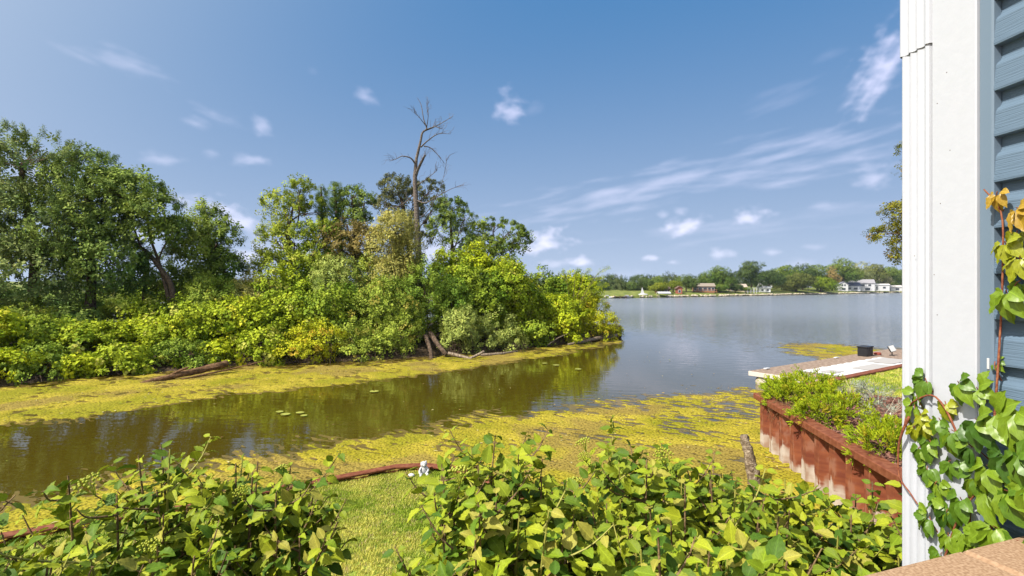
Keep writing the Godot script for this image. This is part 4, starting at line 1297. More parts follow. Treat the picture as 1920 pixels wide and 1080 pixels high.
	house("white front gable with dark windows left of the grey roof", Vector3(217.0, 1.6, -336), -0.35, 5.0, 5.0, 4.2, 1.9, Color(0.5, 0.5, 0.52), Color(0.2, 0.2, 0.26), [[-0.7, 4.0, 0.9, 1.0], [0.7, 4.0, 0.9, 1.0], [0.0, 1.5, 2.0, 1.2]], true)
	house("low white house with flat roofline right of the large white house", Vector3(264.0, 1.6, -370), -0.4, 13.0, 7.0, 4.2, 0.8, Color(0.5, 0.5, 0.52), Color(0.5, 0.48, 0.46), [[-4.0, 2.4, 1.4, 1.3], [-1.0, 2.0, 0.9, 2.4], [3.4, 2.4, 1.6, 1.3]])
	house("white garage at the right end of the far shore", Vector3(288.0, 1.4, -388), -0.4, 11.0, 6.0, 2.8, 1.4, Color(0.5, 0.5, 0.5), Color(0.45, 0.42, 0.4), [[-2.8, 1.5, 2.2, 1.4], [2.6, 1.5, 2.2, 1.4]])

# ---------------------------------------------------------------- neighbour's seawall, bed and dock
func pile_wall(o: Node3D, a: Vector2, b: Vector2, top: float, low: float, material: Material, pitch := 0.5, deep := 0.16) -> void:
	var dir := (b - a).normalized()
	var out := Vector2(dir.y, -dir.x)            # towards the water on the left of a -> b
	var l := a.distance_to(b)
	var n := maxi(1, int(l / pitch))
	var step := l / n
	for i in n:
		var m := MB.new()
		var prof := [[0.0, 0.0], [0.1, 0.0], [0.24, deep], [0.6, deep], [0.74, 0.0], [1.0, 0.0]]
		for k in prof.size() - 1:
			var p0: Vector2 = a + dir * step * (i + prof[k][0]) + out * (prof[k][1] - deep)
			var p1: Vector2 = a + dir * step * (i + prof[k + 1][0]) + out * (prof[k + 1][1] - deep)
			var u0: float = (i + prof[k][0]) * step
			var u1: float = (i + prof[k + 1][0]) * step
			var q0 := m.p(Vector3(p0.x, low, p0.y), Vector2(u0, 1.0))
			var q1 := m.p(Vector3(p1.x, low, p1.y), Vector2(u1, 1.0))
			var q2 := m.p(Vector3(p1.x, top, p1.y), Vector2(u1, 0.0))
			var q3 := m.p(Vector3(p0.x, top, p0.y), Vector2(u0, 0.0))
			m.quad(q0, q3, q2, q1)
		put("sheet_pile", m.mesh(), material, o)

func cap_beam(o: Node3D, pts: Array, top: float, wide: float, thick: float, material: Material, shift := 0.0) -> void:
	for i in pts.size() - 1:
		var a: Vector2 = pts[i]
		var b: Vector2 = pts[i + 1]
		var dir := (b - a).normalized()
		var out := Vector2(dir.y, -dir.x)
		var m := MB.new()
		var mid := (a + b) / 2 + out * shift
		m.box(Vector3(mid.x, top - thick / 2 - 0.002 * (i % 2), mid.y), Vector3(wide, thick, a.distance_to(b) + wide * 0.12), Basis(Vector3.UP, atan2(dir.x, dir.y)), 0.012)
		put("cap_beam", m.mesh(), material, o)

func stained_rust() -> StandardMaterial3D:
	var w := 1024
	var h := 256
	var im := Image.create_empty(w, h, false, Image.FORMAT_RGB8)
	var n := FastNoiseLite.new()
	n.seed = 3
	n.frequency = 1.0
	n.fractal_octaves = 4
	for x in w:
		var edge := 0.60 + 0.22 * n.get_noise_1d(x * 0.018) + 0.10 * n.get_noise_1d(x * 0.11)
		for y in h:
			var v := float(y) / h
			var g := n.get_noise_2d(x * 0.012, y * 0.03)
			var s := n.get_noise_2d(x * 0.06, y * 0.008)
			var rust := Color(0.135, 0.027, 0.009).lerp(Color(0.22, 0.06, 0.02), clampf(0.5 + g * 0.9 + s * 0.5, 0.0, 1.0))
			if s > 0.18:
				rust = rust.lerp(Color(0.27, 0.13, 0.085), minf(0.5, (s - 0.18) * 2.5))
			var k := smoothstep(edge - 0.03, edge + 0.05, v + 0.07 * g)
			var pale := Color(0.46, 0.40, 0.35).lerp(Color(0.27, 0.18, 0.13), clampf(0.35 + s * 1.4 + g * 0.5, 0.0, 1.0))
			if v > 0.9:
				pale = pale.lerp(Color(0.09, 0.08, 0.03), smoothstep(0.9, 0.97, v))
			im.set_pixel(x, y, rust.lerp(pale, k * 0.92).linear_to_srgb())
	var m := StandardMaterial3D.new()
	m.albedo_texture = ImageTexture.create_from_image(im)
	m.roughness = 0.8
	m.uv1_scale = Vector3(0.11, 1.0, 1.0)
	m.heightmap_enabled = true
	m.heightmap_texture = noise_tex(0.03, 4, 40)
	m.heightmap_scale = 0.4
	return m

func build_neighbour() -> void:
	var stain := stained_rust()
	var wall := base("seawall")
	tag(wall, "tall rusty sheet-pile seawall with whitish stained foot holding the planting bed", "seawall")
	for i in 2:
		pile_wall(wall, BED_WALL[i], BED_WALL[i + 1], 1.1, -0.25, stain)
	pile_wall(wall, BED_WALL[2], BED_WALL[2] + LAKE_DIR * 16.0, 1.1, -0.25, stain)
	var long := [BED_WALL[0], BED_WALL[1], BED_WALL[1].lerp(BED_WALL[2], 0.4), BED_WALL[1].lerp(BED_WALL[2], 0.78), BED_WALL[2]]
	cap_beam(wall, long, 1.19, 0.26, 0.13, mats.rust_cap, -0.04)
	cap_beam(wall, [BED_WALL[2] + LAKE_DIR * 0.16, BED_WALL[2] + LAKE_DIR * 6.0, BED_WALL[2] + LAKE_DIR * 16.0], 1.17, 0.24, 0.12, mats.rust_cap, -0.04)
	# dock: u along the shore, v out over the lake
	var corner := Vector3(9.19, 0.0, -19.82)
	var u := Vector3(LAKE_DIR.x, 0, LAKE_DIR.y)
	var v := Vector3(-0.555, 0, -0.832)
	var turn := Basis(u, Vector3.UP, u.cross(Vector3.UP))       # local x along, z towards the shore
	var dock := base("dock", corner, turn)
	tag(dock, "tan floating dock on pontoons beside the seawall", "dock")
	var tan_ := mottled([[0.25, Color(0.2, 0.14, 0.105)], [0.75, Color(0.33, 0.25, 0.195)]], 0.7, 0.9, 0.4, 0.03, 50)
	for k in 29:
		var m := MB.new()
		m.box(Vector3(0, 0, 0), Vector3(13.0, 0.035, 0.128), Basis(), 0.004)
		put("deck_plank", m.mesh(), tan_, dock, Transform3D(Basis(), Vector3(6.5, 0.482, 0.07 + k * 0.136)))
	for q in [[Vector3(-0.02, 0.40, 1.97), Vector3(0.04, 0.17, 3.98)], [Vector3(6.5, 0.40, -0.02), Vector3(13.0, 0.17, 0.04)], [Vector3(6.5, 0.40, 3.96), Vector3(13.0, 0.17, 0.04)]]:
		var m := MB.new()
		m.box(q[0], q[1], Basis(), 0.008)
		put("fascia", m.mesh(), mat(Color(0.5, 0.45, 0.4), 0.7), dock)
	for z in [0.42, 3.4]:
		var m := MB.new()
		# domed end towards -x
		var p2 := []
		var r2 := []
		for k in 8:
			var a := PI / 2 * k / 7
			p2.append(Vector3(0.22 - 0.2 * cos(a), 0.1, z)); r2.append(maxf(0.01, 0.29 * sin(a)))
		p2.append(Vector3(12.6, 0.1, z)); r2.append(0.29)
		m.tube(p2, r2, 20)
		put("pontoon", m.mesh(), mat(Color(0.42, 0.36, 0.29), 0.55), dock)
	for q in [[0.9, 0.18], [6.6, 0.18]]:
		var m := MB.new()
		m.box(Vector3(q[0], 0.53, q[1]), Vector3(0.3, 0.05, 0.12), Basis(), 0.02)
		put("cleat", m.mesh(), mats.white, dock)
	# white worn mat lying on the deck
	var mt := base("deck_mat", corner + turn * Vector3(1.55, 0.5, 1.15), turn)
	tag(mt, "white flaking painted mat lying on the dock", "mat")
	var g := MB.new()
	var nx := 60
	var nz := 22
	var lx := 7.0
	var lz := 2.3
	for j in nz + 1:
		for i in nx + 1:
			var e := 0.12 * noise.get_noise_2d(i * 0.4, j * 0.4)
			g.p(Vector3(lx * i / nx + (e if i % nx == 0 else 0.0), 0.012 + 0.008 * noise.get_noise_2d(i * 0.3, j * 0.3 + 9.0), lz * j / nz + (e if j % nz == 0 else 0.0)), Vector2(float(i) / nx, float(j) / nz))
	for j in nz:
		for i in nx:
			var a := j * (nx + 1) + i
			g.quad(a, a + nx + 1, a + nx + 2, a + 1)
	put("sheet", g.mesh(), mottled([[0.2, Color(0.45, 0.43, 0.41)], [0.4, Color(0.58, 0.58, 0.58)], [1.0, Color(0.64, 0.64, 0.63)]], 0.6, 0.6, 0.3, 0.02, 52), mt)
	for q in [[2.3, 0.8, 2.0, 0.75], [4.9, 0.25, 1.9, 1.0], [0.35, 0.55, 0.8, 0.5]]:
		var pm := MB.new()
		pm.box(Vector3(q[0] + q[2] / 2, 0.028, q[1] + q[3] / 2), Vector3(q[2], 0.006, q[3]))
		put("grey_patch", pm.mesh(), mat(Color(0.36, 0.34, 0.33), 0.8), mt)
	# black box
	var bx := base("storage_box", corner + turn * Vector3(8.6, 0.5, 0.55), turn)
	tag(bx, "black plastic storage box at the dock's lake edge", "box")
	var bm := MB.new()
	bm.box(Vector3(0, 0.2, 0), Vector3(0.62, 0.4, 0.42), Basis(), 0.02)
	put("body", bm.mesh(), mat(Color(0.015, 0.015, 0.018), 0.45), bx)
	var lm := MB.new()
	lm.box(Vector3(0, 0.435, 0), Vector3(0.68, 0.065, 0.47), Basis(), 0.015)
	put("lid", lm.mesh(), mat(Color(0.02, 0.02, 0.024), 0.4), bx)
	var hm := MB.new()
	hm.box(Vector3(0, 0.3, 0.225), Vector3(0.16, 0.04, 0.03), Basis(), 0.01)
	put("handle", hm.mesh(), mat(Color(0.05, 0.05, 0.05), 0.4), bx)
	var an := base("anchor_weight", corner + turn * Vector3(9.4, 0.5, 0.75), turn)
	tag(an, "small dark red coil beside the black box", "rope coil")
	var rm := MB.new()
	var ring := []
	for k in 40:
		ring.append(Vector3(cos(k * 0.5) * 0.14, 0.03 + k * 0.002, sin(k * 0.5) * 0.14))
	var rr := []
	for k in 40:
		rr.append(0.02)
	rm.tube(ring, rr, 6)
	put("coil", rm.mesh(), mat(Color(0.25, 0.06, 0.04), 0.9), an)
	# white lamp on a dark stand
	var fl := base("dock_floodlight", corner + turn * Vector3(9.8, 0.5, 1.2), turn.scaled(Vector3.ONE * 0.8))
	tag(fl, "white-fronted small floodlight on a black stand at the dock's end", "floodlight")
	var sm := MB.new()
	sm.tube([Vector3(0, 0, 0), Vector3(0, 0.22, 0)], [0.03, 0.025], 8)
	sm.box(Vector3(0, 0.02, 0), Vector3(0.26, 0.04, 0.22), Basis(), 0.01)
	put("stand", sm.mesh(), mat(Color(0.02, 0.02, 0.02), 0.5), fl)
	var tb := Basis(Vector3.RIGHT, -0.5) * Basis(Vector3.UP, -0.5)
	var hd := MB.new()
	hd.box(Vector3(0, 0.4, -0.02), Vector3(0.36, 0.38, 0.1), tb, 0.02)
	put("head", hd.mesh(), mat(Color(0.03, 0.03, 0.03), 0.5), fl)
	var ln := MB.new()
	ln.box(Vector3(0, 0.4, -0.02) + tb * Vector3(0, 0, 0.056), Vector3(0.33, 0.35, 0.02), tb, 0.008)
	put("lens", ln.mesh(), mats.white, fl)
	build_bed_plants()

func build_bed_plants() -> void:
	# spray of juniper: upright shoots with short scale leaves
	var jn := []
	for sd in 3:
		var r := RandomNumberGenerator.new()
		r.seed = 60 + sd
		var m := MB.new()
		for s in 5:
			var a := s * 1.3 + r.randf()
			var d := Vector3(cos(a) * 0.45, 1.0, sin(a) * 0.45).normalized()
			for i in 12:
				var h := 0.04 + 0.02 * i
				var w := frame((d + Vector3(r.randf_range(-0.7, 0.7), r.randf_range(0.0, 0.5), r.randf_range(-0.7, 0.7))).normalized(), Vector3(r.randf_range(-1, 1), 1, r.randf_range(-1, 1)))
				var k := r.randf_range(0.7, 1.3)
				var col := Color(k * (1.0 + 0.05 * i), k * (1.0 + 0.03 * i), k)
				var at := d * h
				var l := 0.075 * r.randf_range(0.7, 1.2)
				var p0 := m.p(at + w * Vector3(-0.019, 0, 0), Vector2.ZERO, col)
				var p1 := m.p(at + w * Vector3(0.019, 0, 0), Vector2.ZERO, col)
				var p2 := m.p(at + w * Vector3(0, l, 0), Vector2.ZERO, col)
				m.tri(p0, p1, p2)
		jn.append(m.mesh(true))
	sprigs["juniper"] = jn
	sprigs["silver"] = [sprig(26, 0.3, 0.13, 0.09, -0.5, 71), sprig(26, 0.32, 0.13, 0.1, -0.6, 72), sprig(26, 0.3, 0.14, 0.09, -0.5, 73)]
	for q in [
		[6.55, -11.9, 1.0, 0.62, "largest feathery juniper at the seawall's corner by the dock", [[0, 0.16, 0, 0.75, 0.36, 0.7], [0.6, 0.22, -0.5, 0.7, 0.34, 0.6], [-0.35, 0.12, 0.55, 0.55, 0.33, 0.5], [0.35, 0.15, 0.55, 0.5, 0.3, 0.5]]],
		[6.25, -10.05, 0.8, 0.5, "middle juniper spreading over the seawall cap", [[0, 0.16, 0, 0.5, 0.3, 0.5], [0.4, 0.16, 0.1, 0.4, 0.26, 0.4], [-0.4, 0.1, 0.2, 0.4, 0.26, 0.45]]],
		[6.05, -8.25, 0.8, 0.5, "bushy juniper nearest the white downspout", [[0, 0.14, 0, 0.5, 0.26, 0.5], [0.4, 0.16, 0.15, 0.45, 0.26, 0.5], [-0.35, 0.1, 0.35, 0.42, 0.26, 0.4]]],
	]:
		var o := base("juniper", Vector3(q[0], 1.1, q[1]))
		tag(o, q[4], "juniper", "junipers in the planting bed")
		var st := MB.new()
		for l in q[5]:
			for k in 4:
				limb(st, Vector3(0, 0, 0), Vector3(l[0], l[1], l[2]) + rand_dir() * Vector3(l[3], l[4], l[5]) * 0.8, 0.014, 0.004, 0.1, 4)
		put("stems", st.mesh(), mats.bark, o)
		foliage(o, q[5], "juniper", [Color(0.14, 0.26, 0.012), Color(0.40, 0.46, 0.02), Color(0.42, 0.36, 0.03)], 1.7, -0.2, 0.46, "leaves", 8)
		if q[0] > 6.5:
			var dr := MB.new()
			for k in 26:
				var a := Vector3(rng.randf_range(-0.75, -0.5), 0.12, rng.randf_range(0.2, 1.1))
				var e := a + Vector3(rng.randf_range(-0.28, -0.12), rng.randf_range(-0.5, -0.1), rng.randf_range(-0.3, 0.35))
				limb(dr, a, e, 0.007, 0.003, 0.25, 4)
			var dp := put("dry_twigs", dr.mesh(), mats.log, o)
			dp.set_meta("label", "bare dry twigs hanging over the seawall cap")
	for q in [
		[7.05, -9.75, 0.36, 0.36, "largest silver-grey plant, in front beside the downspout"],
		[8.2, -11.5, 0.3, 0.32, "silver plant with tall stalks behind the largest one"],
		[8.25, -12.45, 0.26, 0.26, "small round silver plant at the lawn's edge"],
		[7.35, -11.75, 0.2, 0.22, "smallest silver plant, alone in the mulch"],
	]:
		var o := base("silver_plant", Vector3(q[0], 1.1, q[1]))
		tag(o, q[4], "plant", "silver plants in the planting bed")
		foliage(o, [[0, q[3] * 0.35, 0, q[2], q[3] * 0.6, q[2]]], "silver", [Color(0.2, 0.24, 0.19), Color(0.42, 0.45, 0.38)], 1.5, -0.6, 0.5, "leaves")
		var m := MB.new()
		for k in int(18 * q[2] / 0.4):
			var a := rng.randf() * TAU
			limb(m, Vector3.ZERO, Vector3(cos(a) * q[2] * 1.1, q[3] * rng.randf_range(0.9, 1.5), sin(a) * q[2] * 1.1), 0.005, 0.0025, 0.08, 4)
		put("stalks", m.mesh(), mat(Color(0.42, 0.38, 0.28), 0.9), o)

# ---------------------------------------------------------------- the house corner and the parapet
const WALL_AT := Vector3(1.315, 0.0, -1.40)
func wall_basis() -> Basis:
	var x := Vector3(0.0985, 0, 0.995).normalized()
	var z := Vector3(-0.995, 0, 0.0985).normalized()
	return Basis(x, Vector3.UP, z)

func build_house() -> void:
	var o := base("house", WALL_AT, wall_basis())
	tag(o, "house corner with blue-grey lap siding, white corner board and fluted downspout", "house")
	# lap siding
	var blue := mat(Color(0.1, 0.15, 0.212), 0.6, 0.4)
	blue.heightmap_enabled = true
	var gr := FastNoiseLite.new()
	gr.seed = 4
	gr.frequency = 0.05
	gr.fractal_octaves = 4
	var grain := Image.create_empty(512, 256, false, Image.FORMAT_RGB8)
	for y in 256:
		for x in 512:
			var k := 0.5 + 0.55 * gr.get_noise_2d(x * 0.14, y * 6.5)
			grain.set_pixel(x, y, Color(k, k, k))
	blue.heightmap_texture = ImageTexture.create_from_image(grain)
	blue.heightmap_scale = 0.22
	blue.uv1_scale = Vector3(1.2, 5.0, 1.0)
	var lap := MB.new()
	var e := 0.1225
	var prof := [[0.0, 0.0], [-0.030, 0.0], [-0.038, 0.004], [-0.045, 0.013], [-0.053, 0.018], [-0.117, 0.0245], [-0.1212, 0.0235], [-0.1225, 0.020], [-0.1225, 0.0]]
	for k in prof.size() - 1:
		var a: Array = prof[k]
		var b: Array = prof[k + 1]
		var q0 := lap.p(Vector3(0.0, a[0], a[1]), Vector2(0.0, a[0]))
		var q1 := lap.p(Vector3(3.6, a[0], a[1]), Vector2(3.6, a[0]))
		var q2 := lap.p(Vector3(3.6, b[0], b[1]), Vector2(3.6, b[0]))
		var q3 := lap.p(Vector3(0.0, b[0], b[1]), Vector2(0.0, b[0]))
		lap.quad(q0, q3, q2, q1)
	var lm := lap.mesh()
	for i in 40:
		put("siding_board", lm, blue, o, Transform3D(Basis(), Vector3(0.0235, 5.33 - i * e, 0.0)))
	# solid house behind
	var core := MB.new()
	core.box(Vector3(1.65, 2.9, -2.03), Vector3(3.9, 5.2, 4.0))
	put("core_wall", core.mesh(), mat(Color(0.17, 0.25, 0.34), 0.7), o)
	# grey-blue channel strip
	var ch := MB.new()
	ch.box(Vector3(0.0045, 2.9, 0.012), Vector3(0.038, 5.2, 0.03), Basis(), 0.004)
	put("corner_strip", ch.mesh(), mat(Color(0.13, 0.18, 0.24), 0.5), o)
	var mk := MB.new()
	mk.box(Vector3(0.012, 3.495, 0.028), Vector3(0.006, 0.03, 0.003), Basis(), 0.001)
	put("nail_clip", mk.mesh(), mats.white, o)
	# white flat board
	var white := mottled([[0.2, Color(0.425, 0.44, 0.485)], [0.8, Color(0.44, 0.455, 0.50)]], 3.0, 0.45, 0.02, 0.03, 60)
	var bd := MB.new()
	bd.box(Vector3(-0.0815, 2.9, 0.010), Vector3(0.134, 5.2, 0.05), Basis(), 0.003)
	put("corner_board", bd.mesh(), white, o)
	# fluted downspout at the very corner
	for q in [[0.3, 4.452, 0.0], [4.44, 5.6, 0.004]]:
		var ds := MB.new()
		var sec := []
		var w := 0.102
		for k in 33:
			var t := k / 32.0
			var fl := 0.0
			if t > 0.12 and t < 0.88:
				fl = -0.010 * pow(absf(sin((t - 0.12) / 0.76 * PI * 3.0)), 0.7)
			var edge := minf(t, 1.0 - t) * w
			var round_ := 0.014 - sqrt(maxf(0.0, 0.014 * 0.014 - pow(maxf(0.0, 0.014 - edge), 2.0)))
			sec.append(Vector2(-0.1515 - t * w - q[2] * (t - 0.5) * 2.0, 0.042 + q[2] + fl - round_))
		sec.append(Vector2(-0.1515 - w - q[2], -0.02))
		for k in sec.size() - 1:
			var q0 := ds.p(Vector3(sec[k].x, q[0], sec[k].y))
			var q1 := ds.p(Vector3(sec[k + 1].x, q[0], sec[k + 1].y))
			var q2 := ds.p(Vector3(sec[k + 1].x, q[1], sec[k + 1].y))
			var q3 := ds.p(Vector3(sec[k].x, q[1], sec[k].y))
			ds.quad(q0, q3, q2, q1)
		put("downspout", ds.mesh(), white, o)
	for q in [[-0.12, 3.95], [-0.09, 4.1], [-0.13, 4.25], [-0.13, 3.62], [-0.2, 3.8], [-0.14, 3.74], [-0.1, 4.33]]:
		var nl := MB.new()
		nl.ball(Vector3(q[0], q[1], 0.035 if q[0] > -0.15 else 0.042), Vector3(0.0016, 0.0016, 0.001), Basis(), 6, 4)
		put("nail", nl.mesh(), mats.bark, o)
	# parapet with stone cap, terrace
	var dir := Vector3(1.294 - 0.759, 0, -1.294 + 1.1125).normalized()
	var turn := Basis(dir, Vector3.UP, dir.cross(Vector3.UP))
	var pp := base("parapet", Vector3(0.759, 0, -1.1125), turn)
	tag(pp, "low terrace parapet with rough tan stone cap in the near right corner", "parapet")
	var x0 := -3.4
	while x0 < 0.5:
		var l := 0.62 if x0 < -0.2 else 1.1
		var cm := MB.new()
		cm.box(Vector3(x0 + l / 2, 3.045, 0.15), Vector3(l - 0.006, 0.07, 0.3), Basis(), 0.009)
		put("cap_stone", cm.mesh(), mats.stone, pp)
		x0 += l
	var wm := MB.new()
	wm.box(Vector3(-1.4, 1.7, 0.15), Vector3(4.0, 2.6, 0.22))
	put("wall_body", wm.mesh(), mats.stone, pp)
	var tr := MB.new()
	tr.box(Vector3(-0.8, 1.3, 2.6), Vector3(6.0, 1.7, 6.0))
	tag(put("terrace_floor", tr.mesh(), mats.stone), "stone terrace the view is taken from", "", "", "structure")

# ---------------------------------------------------------------- own yard
func build_own_yard() -> void:
	var o := base("low_seawall")
	tag(o, "low curved rusty seawall edging the near lawn", "seawall")
	for i in OWN_WALL.size() - 1:
		pile_wall(o, OWN_WALL[i], OWN_WALL[i + 1], 0.5, -0.25, mats.rust, 0.42, 0.1)
	cap_beam(o, OWN_WALL, 0.565, 0.15, 0.045, mats.rust_cap, -0.03)
	# seated white figure
	var st := base("garden_statue", Vector3(-1.54, 0.44, -8.93), Basis(Vector3.UP, 0.35).scaled(Vector3.ONE * 0.78))
	tag(st, "white seated garden figurine leaning on the low seawall", "statue")
	var m := MB.new()
	m.ball(Vector3(0, 0.1, 0), Vector3(0.075, 0.11, 0.06), Basis(), 14, 10)
	m.ball(Vector3(0, 0.245, 0.01), Vector3(0.075, 0.065, 0.06), Basis(), 14, 10)
	m.ball(Vector3(0.048, 0.285, 0.0), Vector3(0.026, 0.03, 0.02), Basis(Vector3.BACK, -0.5), 10, 6)
	m.ball(Vector3(-0.045, 0.275, 0.0), Vector3(0.024, 0.024, 0.02), Basis(Vector3.BACK, 0.5), 10, 6)
	m.ball(Vector3(0, 0.232, 0.062), Vector3(0.03, 0.025, 0.025), Basis(), 10, 6)
	m.tube(smooth_path([Vector3(-0.05, 0.18, 0.01), Vector3(-0.1, 0.12, 0.05), Vector3(-0.1, 0.06, 0.1)]), ramp_list([0.026, 0.022, 0.024], 9), 8)
	m.tube(smooth_path([Vector3(0.05, 0.18, 0.01), Vector3(0.09, 0.12, 0.06), Vector3(0.05, 0.08, 0.1)]), ramp_list([0.026, 0.022, 0.024], 9), 8)
	m.tube(smooth_path([Vector3(-0.04, 0.03, 0.02), Vector3(-0.08, 0.05, 0.1), Vector3(-0.1, 0.02, 0.17)]), ramp_list([0.035, 0.032, 0.028], 9), 8)
	m.tube(smooth_path([Vector3(0.04, 0.03, 0.02), Vector3(0.06, 0.05, 0.1), Vector3(0.05, 0.02, 0.17)]), ramp_list([0.035, 0.032, 0.028], 9), 8)
	put("figure", m.mesh(), mats.white, st)
	var rk := MB.new()
	rk.ball(Vector3(0, 0.03, 0), Vector3(0.06, 0.035, 0.045), Basis(), 10, 6)
	tag(put("white_stone", rk.mesh(), mats.white, self, Transform3D(Basis(), Vector3(-1.73, 0.45, -8.8))), "small white stone on the grass beside the figurine", "stone")

# ---------------------------------------------------------------- near shrubs
func leaf_mesh(curl: float, fold: float, sd: int, rows := 9) -> ArrayMesh:
	var r := RandomNumberGenerator.new()
	r.seed = sd
	var m := MB.new()
	var grid := []
	for i in rows + 1:
		var t := float(i) / rows
		var w := 0.37 * pow(sin(PI * pow(t, 0.7)), 0.85) * (1.0 - 0.38 * t) if i < rows else 0.0
		if i == 0:
			w = 0.02
		var row := []
		for k in [-2, -1, 0, 1, 2]:
			var s: float = k / 2.0
			var tooth := 1.0 + (0.035 if i % 2 else -0.03) * float(absi(k) == 2)
			var x: float = s * w * tooth
			var y: float = t + absf(s) * 0.06 * sin(PI * t)
			var z: float = -curl * t * t + fold * absf(x) + (0.026 if (i + absi(k)) % 2 else -0.02) * float(k != 0) + 0.03 * sin(t * 9.0 + sd) * absf(s)
			row.append(m.p(Vector3(x, y, z), Vector2(0.5 + s * 0.5, 1.0 - t)))
		grid.append(row)
	for i in rows:
		for k in 4:
			if i == rows - 1:
				m.tri(grid[i][k], grid[i][k + 1], grid[i + 1][2])
			else:
				m.quad(grid[i][k], grid[i][k + 1], grid[i + 1][k + 1], grid[i + 1][k])
	return m.mesh()

func leaf_texture(sd: int, slope: float, veins: int) -> ImageTexture:
	var n := FastNoiseLite.new()
	n.seed = sd
	n.frequency = 0.05
	var im := Image.create_empty(128, 128, false, Image.FORMAT_RGB8)
	for y in 128:
		for x in 128:
			var s := absf(x / 63.5 - 1.0)
			var t := 1.0 - y / 127.0
			var u := (t - s * slope) * veins
			var v := absf(u - floorf(u) - 0.5)
			var vein := smoothstep(0.40, 0.5, v) * (1.0 - 0.5 * s)
			vein = maxf(vein, smoothstep(0.07, 0.02, s))
			var k := 0.6 + 0.16 * n.get_noise_2d(x, y) + 0.1 * n.get_noise_2d(x * 6.0, y * 6.0)
			var c := Color(k, k, k).lerp(Color(1.0, 1.0, 0.85), vein * 0.7)
			im.set_pixel(x, y, c.linear_to_srgb())
	return ImageTexture.create_from_image(im)

var near_leaves := []
var near_mats := []
var near_many: StandardMaterial3D

